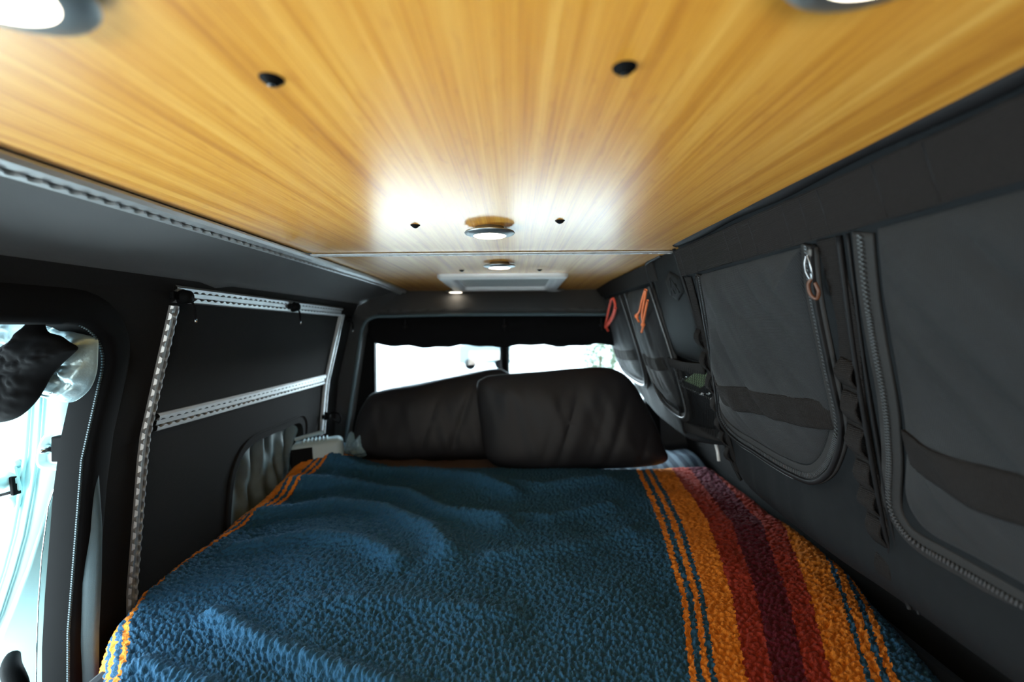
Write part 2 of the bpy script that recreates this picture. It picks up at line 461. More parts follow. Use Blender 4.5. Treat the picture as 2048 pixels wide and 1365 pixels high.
lprof = [(-.767, .117), (-.782, .083), (-.862, -.26), (-.892, -.60), (-.90, -1.30)]
wall_l = fixn(strip_shell('wall_left', lprof, -1.5, 2.28, M['wall'], .045, -1))
DOOR = fillet([(.28, -1.25, .02), (.905, -1.25, .02), (.905, .012, .10), (.28, .012, .10)], .1, 8)  # front end, out of view, is closed in to narrow the incoming daylight
SWIN = fillet([(1.42, -.66, .05), (1.88, -.66, .05), (1.88, -.385, .07), (1.42, -.385, .13)], .1, 8)
boolean_cut(wall_l, prism_x(DOOR, -1.05, -.6)); boolean_cut(wall_l, prism_x(SWIN, -1.05, -.6)); struct(wall_l)
wall_l.data.materials.clear(); wall_l.data.materials.append(M['wall'])
wall_r = struct(strip_shell('wall_right', [(.62, .117), (.66, .083), (.74, -.26), (.84, -.60), (.86, -1.30)], -1.5, 2.28, M['wall'], .045, 1))
# slanted headliner wings between the ceiling panel and the walls
ys = np.linspace(-1.4, 2.40, 60)
def wing(name, prof):
    P = np.array([[(x, y, z - .006 * math.exp(-((y - 1.28 - (x + .6) * .6) / .03) ** 2)) for y in ys] for x, z in prof])
    Q = P.copy(); Q[..., 2] += .01
    mb = MB(); R = np.concatenate([P, Q[::-1]]); mb.grid(R, closed_u=True)
    return struct(mb.build(name, M['head']), None)
t1 = wing('trim_1', [(-.585, .199), (-.60, .188), (-.66, .166), (-.72, .142), (-.755, .124), (-.775, .107)]); t1['label'] = 'grey fabric headliner sloping from the ceiling rail to the left wall'
t2 = wing('trim_2', [(.465, .199), (.50, .188), (.56, .15), (.62, .115)]); t2['label'] = 'fabric headliner above the hanging bags on the right'
mb = MB(); mb.box(-.95, .92, -1.5, 2.5, -1.34, -1.30); struct(mb.build('floor', M['floor'], smooth=False))
# unseen bulkhead behind the camera, added to limit daylight through the windscreen opening
mb = MB()
mb.box(-.95, .92, -1.55, -1.50, -1.30, -.60); mb.box(-.95, .92, -1.55, -1.50, .0, .25); struct(mb.build('wall_front_unseen', M['wall'], smooth=False))

# rear wall: D pillars + slanted header around the rear door opening
OP = [(-.90, -1.30), (-.872, -.90), (-.829, -.55), (-.785, -.27), (-.752, -.05), (-.738, .0), (-.715, .030), (-.68, .046)]
def opx_top():
    return .050
mb = MB(); yr = 2.22
A = []; B = []
for x, z in OP:
    A.append((x, yr, z)); B.append((float(xl(min(z, .08))) - .01, yr - .005, z))
P = np.array([B, A, [(x, yr + .10, z) for x, _, z in A]]); mb.grid(P)
mb.f.append  # noqa
# left top corner piece and header
hx = np.linspace(-.68, .57, 30)
H0 = [(x, yr, .048 + .006 * math.sin((x + .68) * 2.5)) for x in hx]
rows = [[(x, yr + .10, z) for x, y, z in H0], H0]
for k in range(1, 7):
    t = k / 6; rows.append([(x * (1 - .12 * t), yr + .20 * t, z + (.190 - z) * (t ** .8)) for x, y, z in H0])
mb.grid(np.array(rows))
tx = [(-.79, yr - .004, .048), (-.775, yr + .02, .10), (-.72, yr + .1, .14), (-.598, yr + .20, .190)]
cor = [[(-.745, yr, .0), (-.72, yr, .03), (-.69, yr, .046), (-.68, yr, .048)]]
mb.grid(np.array([[(-.80, yr - .004, .0), (-.79, yr - .004, .05), (-.775, yr + .03, .10), (-.72, yr + .1, .15), (-.60, yr + .2, .192)],
                  [(-.740, yr, .0), (-.722, yr, .022), (-.71, yr, .034), (-.69, yr, .045), (-.68, yr, .048)]]))
# right pillar
mb.grid(np.array([[(.57, yr, .05), (.62, yr, .0), (.70, yr, -.4), (.74, yr, -1.3)], [(.70, yr, .09), (.74, yr, .0), (.84, yr, -.4), (.90, yr, -1.3)]]))
mb.box(-.95, .95, 2.432, 2.45, .12, .26)  # added panel behind the header, blocks sky leaking past the ceiling end
wr = struct(mb.build('wall_rear', M['head']), 'dark fabric header and pillars around the rear door opening')
mb = MB()
trimpath = smoothpath([(x, yr - .004, z) for x, z in OP] + [(-.6, yr - .004, .048), (-.3, yr - .004, .052), (.2, yr - .004, .05), (.57, yr - .004, .046)], 6)
mb.tube(trimpath, .0085, 8)
struct(mb.build('trim_3', M['strap']), 'rounded grey edge trim along the rear door opening')

# rear doors with their windows
yd = 2.30
def rear_door(name, x0, x1, wx0, wx1, lab):
    mb = MB(); z0, z1 = -1.3, .09; wz0, wz1 = -.55, .06
    o = [(x0, z0), (x1, z0), (x1, z1), (x0, z1)]
    outer = resample(o, .03); hole = fillet([(wx0, wz0), (wx1, wz0), (wx1, wz1), (wx0, wz1)], .045, 6)
    # ring of faces by frames
    mb.box(x0, wx0, yd, yd + .05, z0, z1); mb.box(wx1, x1, yd, yd + .05, z0, z1); mb.box(wx0, wx1, yd, yd + .05, z0, wz0); mb.box(wx0, wx1, yd, yd + .05, wz1, z1)
    d = struct(mb.build(name, M['black'], smooth=False), lab)
    return d, (wx0, wx1, wz0, wz1)
for nm, win, a in (('door_1', 'window_1', (-.92, -.056, -.715, -.071, 'left rear door, black inside')), ('door_2', 'window_2', (-.052, .85, -.037, .66, 'right rear door, black inside'))):
    d, (a0, a1, b0, b1) = rear_door(nm, *a)
    g = MB(); g.box(a0 - .005, a1 + .005, yd + .022, yd + .027, b0 - .005, b1 + .005)
    w = struct(g.build(win, M['glass'], smooth=False), ('left' if nm == 'door_1' else 'right') + ' rear window showing a blown-out bright car park')
    f = MB(); fr = fillet([(a0, b0), (a1, b0), (a1, b1), (a0, b1)], .03, 5)
    f.tube([(x, yd - .002, z) for x, z in fr + fr[:1]], .006, 8, False)
    f.build('window_seal', M['rubber'], w)
# mullion cover between the two rear doors
mb = MB(); mb.tube([(-.054, yd - .012, z) for z in (-.62, -.4, -.2, -.1, -.02, .05)], [.018, .018, .018, .014, .012, .012], 10)
mu = struct(mb.build('trim_4', M['rubber']), 'black centre post seal where the rear doors meet')

# ------------------------------------------------------------------ aluminium logistic tracks
def track(name, pts, side, nrm, w, label, slot=.0065, hole=.0112, pitch=.0254, h=.010, group='aluminium logistic tracks'):
    pts = [Vector(p) for p in pts]
    L = [0]
    for a, b in zip(pts[:-1], pts[1:]): L.append(L[-1] + (b - a).length)
    n = int(L[-1] / pitch * 12)
    U = np.linspace(0, L[-1], n); A = np.array([[*p] for p in pts]); C = np.stack([np.interp(U, L, A[:, k]) for k in range(3)], 1)
    sv = np.array([[*Vector(side(c)).normalized()] for c in C]); nv = np.array([[*Vector(nrm(c)).normalized()] for c in C])
    ph = (U % pitch) - pitch / 2
    inner = np.maximum(slot, np.sqrt(np.maximum(hole ** 2 - ph ** 2, 0)))
    t = thing(name, label, 'rail', tuple(C[0]), group)
    b = MB(); rows = [C + sv * s * w * .46 + nv * .0012 for s in (-1, 1)]; rows2 = [C + sv * s * w * .46 + nv * .0002 for s in (1, -1)]
    b.grid(np.array(rows + rows2), closed_u=True); b.build('channel', M['slot'], t)  # aluminium channel coloured near-black so its notches read as shaded
    b = MB(); b.grid(np.array([C + sv * (s_ * (slot - .0012)) + nv * hh for s_, hh in ((-1, .0013), (-1, h * .55), (1, h * .55), (1, .0013))])); b.build('centre_strip', M['alu'], t, smooth=False)
    m = MB()
    for s in (-1, 1):
        i_ = (inner * s)[:, None]
        rows = [C + sv * i_ + nv * .0013, C + sv * i_ + nv * h, C + sv * s * (w * .40) + nv * h, C + sv * s * (w * .5) + nv * h * .45, C + sv * s * (w * .5) + nv * .0]
        m.grid(np.array(rows))
    m.build('slotted_lip', M['alu'], t, smooth=False)
    return t, C, sv, nv

def wn_(c): return (1, 0, -.23 if c[2] > -.26 else -.09)
def ws_(c): return (.23 if c[2] > -.26 else .09, 0, 1)
track('logistic_track', [(-.577, -.35, .191), (-.577, 1.7, .191), (-.577, 2.0, .188), (-.577, 2.34, .176)], lambda c: (-1, 0, -.28), lambda c: (.28, 0, -1), .040, 'long aluminium slotted track along the left edge of the bamboo ceiling')
track('logistic_track', [(-.556, 1.249, .198), (.44, 1.249, .198)], lambda c: (0, 1, 0), lambda c: (0, 0, -1), .024, 'thin aluminium slotted track crossing the ceiling at the panel joint', slot=.004, hole=.007, h=.005)
def wp(y, z, off=.003): return (float(xl(z)) + off, y, z)
TT = track('logistic_track', [wp(1.035, .079), wp(2.04, .066)], ws_, wn_, .040, 'horizontal aluminium slotted track along the top of the left wall panel')
MT = track('logistic_track', [wp(1.07, -.222), wp(2.02, -.234)], ws_, wn_, .044, 'horizontal aluminium slotted track across the middle of the left wall panel')
track('logistic_track', [wp(1.045, z) for z in np.linspace(.052, -.72, 14)], lambda c: (0, 1, 0), wn_, .021, 'vertical aluminium slotted track beside the sliding door, on the left wall')
track('logistic_track', [wp(2.055, z) for z in np.linspace(.055, -.485, 10)], lambda c: (0, 1, 0), wn_, .046, 'vertical aluminium slotted track at the rear end of the left wall panel', slot=.009, hole=.012)

# black track fittings with cord loops
def fitting(y, z, label, parts='hang', s=1.0):
    x = float(xl(z)) + .012
    t = thing('track_fitting', label, 'track fitting', (x, y, z), 'black quick-release track fittings')
    m = MB(); m.lathe([(0, .024 * s), (.008 * s, .024 * s), (.014 * s, .020 * s), (.016 * s, .010 * s), (.018 * s, .004 * s), (.018 * s, -.002 * s)], (x, y, z), 20, 'x'); m.build('knob', M['black'], t)
    m = MB(); m.quadbox((x + .002, y, z), (.005, 0, 0), (0, .034 * s, -.002), (0, .0, .009 * s)); m.build('foot', M['black'], t, bevel=.002)
    m = MB()
    if parts == 'hang':
        loop = smoothpath([(x + .01, y + .012, z - .004), (x + .018, y + .016, z - .022), (x + .016, y + .022, z - .042), (x + .012, y + .028, z - .052), (x + .010, y + .030, z - .040), (x + .010, y + .026, z - .02), (x + .008, y + .02, z - .002)], 6)
        m.tube(loop, .0022 * s, 6); m.build('cord_loop', M['rubber'], t)
        m = MB(); m.tube([(x + .012, y + .028, z - .050), (x + .012, y + .0295, z - .060)], .0032, 8); m.build('cord_tip', M['chrome'], t)
    else:
        loop = smoothpath([(x + .016, y, z + .004), (x + .035, y + .01, z + .014), (x + .060, y + .01, z + .006), (x + .068, y + .01, z - .014), (x + .060, y + .01, z - .032), (x + .045, y + .01, z - .026), (x + .032, y + .0, z - .016)], 6)
        m.tube(loop, .0042, 8); m.build('ring', M['rubber'], t)
    return t
fitting(1.055, .072, 'black round track fitting with a hanging cord at the front corner of the top track')
fitting(1.585, .070, 'black track fitting with a hanging cord halfway along the top track')
fitting(2.13, .035, 'small black fitting with cord on the pillar behind the top track end', s=.8)
fitting(2.06, -.405, 'black fitting with an open ring low on the rear vertical track', 'ring')

# ------------------------------------------------------------------ ceiling lights, screws, roof vent
def downlight(x, y, label, lit=True, s=1.0):
    z = float(ceil_z(y))
    t = thing('downlight', label, 'ceiling light', (x, y, z), 'round puck lights in the ceiling')
    m = MB(); m.lathe([(0, 0), (.030 * s, 0), (.032 * s, -.009), (.050 * s, -.0095), (.0515 * s, -.0115), (.050 * s, -.0135), (.036 * s, -.0175), (.0335 * s, -.018)], (x, y, z), 48); m.build('flange', M['flange'], t)
    m = MB(); m.lathe([(.0335 * s, -.0175), (.032 * s, -.0185), (.018 * s, -.0205), (.0001, -.021)], (x, y, z), 48); m.build('lens', M['lens_on'] if lit else M['lens_off'], t)
downlight(-.050, .930, 'round lit puck light in the middle of the front bamboo panel')
downlight(-.048, 1.452, 'round lit puck light just in front of the roof vent')
downlight(-.302, 2.33, 'small warm lit puck light left of centre at the rear ceiling edge')
downlight(.200, 2.30, 'unlit whitish puck light right of centre at the rear ceiling edge', False)
downlight(-.285, .240, 'large lit puck light at the top left, nearest the sliding door', s=1.0)
downlight(.190, .224, 'large lit puck light at the top edge, toward the hanging bags', s=1.0)

scr = [(-.194, .366, 'left of the front pair nearest the viewer'), (.087, .354, 'right of the front pair nearest the viewer'), (-.196, .902, 'left of the pair beside the front middle light'),
       (.088, .874, 'right of the pair beside the front middle light'), (-.191, 1.645, 'left of the tiny pair in front of the roof vent'), (.091, 1.647, 'right of the tiny pair in front of the roof vent')]
for x, y, lab in scr:
    z = .20; t = thing('ceiling_screw', 'black domed ceiling screw, ' + lab, 'screw', (x, y, z), 'black ceiling screws')
    m = MB(); m.lathe([(.0001, -.006), (.003, -.0058), (.0062, -.0038), (.0075, -.0015), (.0092, -.0012), (.0096, 0)], (x, y, z), 24); m.build('screw_head', M['black'], t)
    m = MB(); m.lathe([(.0016, -.0062), (.0022, -.0064), (.0028, -.0060)], (x, y, z), 12); m.build('hex_socket', M['steel'], t)

t = thing('roof_vent', 'white rectangular roof vent with recessed pale grey cover', 'roof vent', (-.05, 2.04, .19))
def rr(x0, x1, y0, y1, r): return fillet([(x0, y0), (x1, y0), (x1, y1), (x0, y1)], r, 6)
m = MB(); vx0, vx1, vy0, vy1 = -.306, .212, 1.755, 2.30
rows = []
for ins, dz, r in ((0, 0, .05), (.0, -.010, .05), (.008, -.018, .045), (.050, -.018, .035), (.060, -.012, .03), (.064, -.001, .03)):
    rows.append([(x, y, float(ceil_z(y)) + dz) for x, y in rr(vx0 + ins, vx1 - ins, vy0 + ins, vy1 - ins * 1.0, r)])
m.grid(np.array(rows), closed_v=True); m.build('vent_frame', M['white'], t)
m = MB(); rows = []
for ins, dz, r in ((.060, -.001, .03), (.075, -.002, .03), (.10, -.0045, .03), (.2, -.0055, .02), (.25, -.0055, .005)):
    rows.append([(x, y, float(ceil_z(y)) + dz) for x, y in rr(vx0 + ins, vx1 - ins, vy0 + ins, vy1 - ins, r)])
m.grid(np.array(rows), closed_v=True); nn = len(rows[0]); m.f.append(tuple(len(m.v) - nn + k for k in range(nn))); m.build('vent_cover', M['vent'], t)

# ------------------------------------------------------------------ bed: mattress, blanket, sheets, pillows
t = thing('bed', 'mattress and platform with dark navy sheet filling the van width', 'bed', (0, 1.2, -1.3))
m = MB(); m.box(-.785, .80, .35, 2.20, -.80, -.625); m.build('mattress', M['sheet'], t, bevel=.04, seg=4)
m = MB(); m.box(-.775, .78, .33, 2.18, -.86, -.80); m.build('bed_platform', M['black'], t, bevel=.004)
m = MB(); m.box(-.76, -.68, .40, 2.1, -1.30, -.86); m.build('side_support', M['black'], t)
m = MB(); m.box(.68, .76, .40, 2.1, -1.30, -.86); m.build('side_support', M['black'], t)

def build_blanket():
    s = np.concatenate([np.arange(-BLUEW - .34, -BLUEW, .004), np.arange(-BLUEW, .56, .0028)])
    y = [.52]
    while y[-1] < 1.955: y.append(y[-1] + (.0023 if y[-1] < 1.05 else .0023 + (y[-1] - 1.05) * .0035))
    y = np.array(y)
    S, Y = np.meshgrid(s, y, indexing='ij')
    xr = np.interp(Y, [.5, .76, .99, 1.365, 1.7, 1.96], [.262, .285, .355, .425, .47, .505])
    xb = np.interp(Y, [.5, .76, .85, .925, 1.03, 1.2, 1.3, 1.44, 1.7, 1.96], [-.56, -.662, -.725, -.785, -.835, -.850, -.838, -.800, -.755, -.70])
    X = np.where(S < 0, xr + S * (xr - xb) / BLUEW, xr + S * np.interp(Y, [.5, .76, .99, 1.365, 1.9], [.95, .97, 1.14, 1.5, 1.5]))
    xe = np.interp(Y, [.5, .76, .85, .925, 1.03, 1.2, 1.3, 1.5, 1.7, 1.96], [-.555, -.655, -.718, -.775, -.822, -.842, -.845, -.838, -.825, -.80])
    xe = xe + .012 * vnoise(Y * 9, Y * 0, 3) + .004 * vnoise(Y * 30, Y * 0, 8)
    # macro relief
    Z = np.full(X.shape, -.603)
    def ridge(pts, amp, wid):
        nonlocal Z
        P = np.array(pts); best = np.full(X.shape, 9.)
        for a, b in zip(P[:-1], P[1:]):
            d = b - a; tt = np.clip(((X - a[0]) * d[0] + (Y - a[1]) * d[1]) / (d @ d), 0, 1)
            best = np.minimum(best, np.hypot(X - a[0] - tt * d[0], (Y - a[1] - tt * d[1])))
        Z = Z + amp * 1.45 * np.exp(-np.abs(best / (wid * .95)) ** 1.6)
    ridge([(-.80, 1.42), (-.60, 1.50), (-.42, 1.45), (-.25, 1.30), (-.18, 1.18)], .022, .035)
    ridge([(-.80, 1.62), (-.58, 1.66), (-.38, 1.58), (-.22, 1.42), (-.05, 1.36)], .026, .038)
    ridge([(-.72, 1.80), (-.45, 1.83), (-.20, 1.74), (-.02, 1.60)], .024, .04)
    ridge([(-.76, 1.22), (-.58, 1.28), (-.42, 1.24), (-.30, 1.14)], .016, .03)
    ridge([(-.10, 1.72), (.10, 1.66), (.34, 1.72)], .014, .045)
    ridge([(-.10, 1.45), (.10, 1.40), (.30, 1.48)], .012, .03)
    ridge([(-.06, 1.16), (.10, 1.20), (.32, 1.30)], .010, .03)
    ridge([(-.62, .93), (-.50, .86), (-.36, .80), (-.2, .74)], .016, .022)
    ridge([(-.66, .80), (-.52, .75), (-.4, .69)], .012, .02)
    ridge([(-.45, .98), (-.25, .98), (-.02, .94)], .008, .035)
    Z += .016 * vnoise(X * 4.1, Y * 4.1, 1) + .008 * vnoise(X * 9 + Y * 3, Y * 9, 2)
    Z += .09 * np.exp(-(((X + .80) / .16) ** 2 + ((Y - 1.84) / .20) ** 2))      # climbs over the things by the small window
    Z -= .03 * sstep(1.86, 1.96, Y) * (X > -.55)
    # falling off the left edge: arc length beyond xe wraps down a rounded edge
    over = np.maximum(xe - X, 0); R = .030 * (1 + .4 * vnoise(Y * 7, Y * 0, 11))
    ang = np.minimum(over / R, 1.45); ext = np.maximum(over - 1.45 * R, 0)
    X2 = np.where(over > 0, xe - R * np.sin(ang) - ext * .12, X); Z = Z - np.where(over > 0, R * (1 - np.cos(ang)) + ext * .99, 0)
    fl = sstep(0, .10, over); X2 = X2 - fl * np.where(Y < .95, 1., .15) * (.008 + .018 * vnoise(Y * 14, Y * 0, 21)) * (Y < 1.3) + fl * .0
    # right edge falls beside the mattress
    er = np.interp(Y, [.5, .76, 1.1, 1.4, 2.0], [.66, .675, .76, .775, .775]); ov = np.maximum(X2 - er, 0); R = .06
    ang = np.minimum(ov / R, 1.35); ext = np.maximum(ov - 1.35 * R, 0)
    X2 = np.where(ov > 0, er + R * np.sin(ang) * .8 + ext * .02, X2); Z = Z - np.where(ov > 0, R * (1 - np.cos(ang)) + ext, 0)
    P = np.stack([X2, Y, Z], -1)
    du = np.gradient(P, axis=0); dv = np.gradient(P, axis=1); N = np.cross(du, dv); N /= np.linalg.norm(N, axis=-1, keepdims=True) + 1e-12
    # sherpa tufts
    wx = S + .004 * vnoise(S * 70, Y * 70, 31); wy = Y + .004 * vnoise(S * 70, Y * 70, 32)
    c1 = cells(wx / .0098, wy / .0115, 1); c2 = cells(wx / .0055 + 7, wy / .006, 2)
    hgt = .0085 * (1 - np.clip(c1, 0, 1) ** 1.4) + .003 * (1 - np.clip(c2, 0, 1)) + .0018 * vnoise(S * 260, Y * 260, 9)
    P = P + N * hgt[..., None]
    n, k = P.shape[:2]; me = bpy.data.meshes.new('blanket')
    idx = np.arange(n * k).reshape(n, k)
    F = np.stack([idx[:-1, :-1], idx[1:, :-1], idx[1:, 1:], idx[:-1, 1:]], -1).reshape(-1, 4)
    me.vertices.add(n * k); me.vertices.foreach_set('co', P.reshape(-1).astype(np.float32))
    me.loops.add(F.size); me.loops.foreach_set('vertex_index', F.reshape(-1).astype(np.int32))
    me.polygons.add(len(F)); me.polygons.foreach_set('loop_start', np.arange(0, F.size, 4).astype(np.int32)); me.polygons.foreach_set('loop_total', np.full(len(F), 4, np.int32))
    me.polygons.foreach_set('use_smooth', np.ones(len(F), bool))
    me.update(calc_edges=True); me.validate()
    uv = me.uv_layers.new(name='UVMap'); UV = np.stack([S.reshape(-1), Y.reshape(-1)], -1)[F.reshape(-1)]
    uv.data.foreach_set('uv', UV.reshape(-1).astype(np.float32))
    me.materials.append(blanket_mat())
    o = bpy.data.objects.new('blanket', me); COL.objects.link(o)
    tag(o, 'navy sherpa fleece blanket with orange, rust and maroon stripes spread over the bed', 'blanket')
build_blanket()

# rumpled striped sheet showing between the blanket and the pillows
def sheetmat():
    m_, n, l, b = newmat('striped_sheet')
    tcn = n.new('ShaderNodeTexCoord'); s = n.new('ShaderNodeSeparateXYZ'); l.new(tcn.outputs['Object'], s.inputs[0])
    w = n.new('ShaderNodeTexWave'); w.bands_direction = 'X'; w.inputs['Scale'].default_value = 7; w.inputs['Distortion'].default_value = 1.2; l.new(tcn.outputs['Object'], w.inputs[0])
    r = n.new('ShaderNodeValToRGB'); r.color_ramp.elements[0].position = .35; r.color_ramp.elements[0].color = (.014, .028, .05, 1); r.color_ramp.elements[1].position = .75; r.color_ramp.elements[1].color = (.10, .14, .18, 1); l.new(w.outputs[0], r.inputs[0])
    mrn = n.new('ShaderNodeMapRange'); mrn.inputs[1].default_value = -.05; mrn.inputs[2].default_value = .12; l.new(s.outputs[0], mrn.inputs[0])
    mx = n.new('ShaderNodeMix'); mx.data_type = 'RGBA'; mx.inputs[6].default_value = (.085, .052, .040, 1); l.new(mrn.outputs[0], mx.inputs[0]); l.new(r.outputs[0], mx.inputs[7]); l.new(mx.outputs[2], b.inputs['Base Color'])
    b.inputs['Roughness'].default_value = .8
    return m_
X, Y = np.meshgrid(np.linspace(-.74, .80, 220), np.linspace(1.90, 2.12, 30), indexing='ij')
Z = -.612 + .028 * np.sin(np.clip((Y - 1.90) / .12, 0, 1) * PI / 2) + .014 * vnoise(X * 14, Y * 9, 5) + .008 * vnoise(X * 35 + Y * 8, Y * 12, 6)
mb = MB(); P = np.stack([X, Y, Z], -1); Q = P.copy(); Q[..., 2] = -.63; mb.grid(P); mb.grid(Q[:, ::-1])
tag(mb.build('bed_sheet', sheetmat()), 'rumpled brown and striped sheet edge between the blanket and the pillows', 'bed sheet')

def pillow(name, outline, y0, lean, thick, label, seed, cx):
    out = smoothpath(outline, 8, closed=True)
    def fm(s, t, d): return np.stack(np.broadcast_arrays(s, y0 + lean * (t + .6) - d, t), -1)
    def hf(s, t, r):
        base = thick * np.clip(1 - r ** 3.0, 0, 1) ** .55
        wr = .014 * vnoise(s * 7 + t * 3, t * 3.2, seed) + .018 * np.abs(vnoise(s * 15 - t * 5, t * 2.5, seed + 1)) + .006 * vnoise(s * 30 + t * 8, t * 6, seed + 2)
        return base + wr * np.clip(1 - r ** 6, 0, 1)
    o = patch(name, out, fm, hf, M['pillow'], None, cx, 40, mirror=True, step=.012)
    return tag(o, label, 'pillow')
pillow('pillow', [(-.695, -.585), (-.722, -.45), (-.67, -.325), (-.60, -.288), (-.42, -.255), (-.24, -.222), (-.12, -.20), (-.05, -.205), (.0, -.26), (.02, -.42), (-.02, -.58), (-.3, -.60)], 2.02, .12, .075, 'dark satin pillow leaning under the left rear window, partly behind the other', 3, (-.35, -.42))
pillow('pillow', [(-.165, -.262), (-.14, -.225), (-.08, -.212), (.1, -.200), (.30, -.185), (.42, -.192), (.50, -.25), (.57, -.38), (.615, -.50), (.61, -.585), (.3, -.605), (.0, -.605), (-.12, -.56), (-.15, -.42)], 1.90, .12, .070, 'wide dark satin pillow in front, leaning under the right rear window', 13, (.22, -.40))

# ------------------------------------------------------------------ rolled shade over the rear windows
def fm(s, t, d): return np.stack(np.broadcast_arrays(s, 2.275 - d, t), -1)
low = [(x, -.104 + .006 * math.sin(x * 19) + .004 * math.sin(x * 47 + 1)) for x in np.linspace(-.62, .62, 40)]
out = [(-.715, .052), (-.722, .0), (-.718, -.055), (-.69, -.084)] + low + [(.66, .0), (.64, .052)]
def hf(s, t, r): return .045 * np.clip(1 - np.abs((t + .03) / .09) ** 2.2, 0, 1) ** .6 + .010 * vnoise(s * 18, t * 10, 4) * (1 - r ** 4) + .006 * np.abs(vnoise(s * 50 + t * 20, t * 6, 9)) * (1 - r ** 6)
o = patch('roller_blind', out, fm, hf, M['rubber'], None, (-.03, -.03), 30, back=-.012, step=.015)
tag(o, 'black fabric shade rolled up across the top of both rear windows', 'roller blind')
for x, y_ in ((-.535, 0), (-.052, 0), (.42, 0)):
    m = MB(); m.tube([(x, 2.222, .03), (x, 2.216, .0), (x + .003, 2.214, -.03)], .004, 6); m.quadbox((x, 2.213, -.004), (.010, 0, .002), (0, .003, 0), (-.002, 0, .007))
    q = m.build('tie_strap', M['pipe'], o)

# ------------------------------------------------------------------ small left window with curtain
m = MB(); m.box(-.965, -.955, 1.36, 1.94, -.70, -.34); struct(m.build('window_3', M['glass'], smooth=False), 'small low side window behind the grey curtain in the left wall')
Yg, Zg = np.meshgrid(np.linspace(1.40, 1.90, 170), np.linspace(-.70, -.352, 50), indexing='ij')
Xg = -.925 + .012 * np.sin(Yg * 75 + 9 * vnoise(Yg * 9, Zg * 3, 2) + (Zg + .4) * 16 * vnoise(Yg * 5, Zg, 5)) + .030 * vnoise(Yg * 24 + Zg * 10, Zg * 5, 3) + .02 * np.exp(-((Zg + .375) / .02) ** 2) * 0
mb = MB(); mb.grid(np.stack([Xg, Yg, Zg], -1)); o = mb.build('window_curtain', M['curtain']); sd = o.modifiers.new('s', 'SOLIDIFY'); sd.thickness = .002
tag(o, 'gathered grey curtain in the small low window of the left wall', 'curtain')
m = MB(); oc = fillet([(1.395, -.70, .05), (1.905, -.70, .05), (1.905, -.358, .08), (1.395, -.358, .15)], .1, 8)
m.tube([(float(xl(z)) + .002, y, z) for y, z in resample(oc, .02)] , .0035, 6, False)
struct(m.build('trim_5', M['wall']), 'raised fabric-covered rim around the small low side window')

# white rounded appliance, crumpled plastic bag at the rear left
t = thing('portable_fan', 'white rounded box with ribbed top leaning beside the small side window', 'appliance', (-.80, 1.80, -.56))
c = Vector((-.795, 1.83, -.498)); ax = Vector((.93, .34, .06)).normalized(); az = Vector((-.10, .08, 1)).normalized(); ay = az.cross(ax).normalized(); az = ax.cross(ay)
m = MB(); m.quadbox(c, ax * .095, ay * .055, az * .045); m.build('housing', M['dim_white'], t, bevel=.024, seg=5)
m = MB(); m.quadbox(c - ax * .055 - ay * .056 - az * .01, ax * .038, ay * .003, az * .034); m.build('front_grille', M['black'], t, bevel=.003)
for k in range(7):
    m = MB(); q = c + az * .0455 + ax * (-.05 + k * .014); m.quadbox(q, ax * .002, ay * .048, az * .004); m.build('rib', M['dim_white'], t)
m = MB(); q = c + az * .058 - ax * .030; m.tube([q - ax * .055 + az * -.008 + ay * .045, q - ax * .02 + ay * .03, q + ax * .05 + az * .010 + ay * .035], .008, 8); m.build('top_bar', M['dim_white'], t)

def fm(s, t, d): return np.stack(np.broadcast_arrays(s, 2.0 - d, t), -1)
out = smoothpath([(-.82, -.55), (-.79, -.51), (-.75, -.515), (-.735, -.47), (-.72, -.475), (-.70, -.505), (-.68, -.47), (-.665, -.49), (-.655, -.53), (-.63, -.555), (-.66, -.575), (-.74, -.585), (-.80, -.575)], 4, closed=True)
def hf(s, t, r): return .035 * (1 - r ** 2) + .03 * np.abs(vnoise(s * 60, t * 60, 4)) * (1 - r ** 4) + .02 * np.abs(vnoise(s * 120 + t * 40, t * 30, 6)) * (1 - r ** 4)
tag(patch('plastic_bag', out, fm, hf, M['bag_plastic'], None, (-.73, -.535), 24, back=-.02, step=.006), 'crumpled bluish clear plastic bag lying left of the pillows', 'plastic bag')

# ------------------------------------------------------------------ hanging bags on the right
NX, NZ = -1 / 1.0446, -.302 / 1.0446
def bm_(s, t, d):
    s, t, d = np.broadcast_arrays(s, t, d); d = d - .016
    return np.stack([.41 + .302 * t + NX * d, s, .2 - t + NZ * d], -1)
def bmr(s, t, d): return bm_(s, t, np.asarray(d) - .025)
def ln(*p): return [tuple(map(float, q)) for q in resample([q for q in p], .01, closed=False)]

# -- front bag
fb = thing('hanging_organizer', 'large black zippered organizer bag hanging at the right, nearest the viewer', 'organizer bag', (.41, .6, .2), 'black organizer bags along the right wall')
body = smoothpath([(1.185, .006), (1.188, .16), (1.205, .30), (1.235, .45), (1.252, .545), (1.235, .60), (1.19, .638), (1.10, .652), (.9, .662), (.7, .656), (.3, .66), (-.1, .66), (-.25, .60), (-.28, .3), (-.26, .0), (-.1, -.004), (.6, -.002), (1.1, -.002)], 6, closed=True)
def hb(s, t, r):
    w = .006 * vnoise(s * 8, t * 5, 3) + .004 * vnoise(s * 22, t * 7, 4) * sstep(.45, .55, t) + .003 * vnoise(s * 60 + t * 9, t * 10, 5) * sstep(.42, .5, t)
    return .012 * np.clip(1 - r ** 12, 0, 1) ** .5 + w * np.clip(1 - r ** 8, 0, 1) + .02 * np.exp(-((t - .60) / .05) ** 2) * np.clip(1 - r ** 14, 0, 1)
patch('body_panel', body, bm_, hb, M['fabric2'], fb, (.5, .33), 60, back=-.05, step=.012)
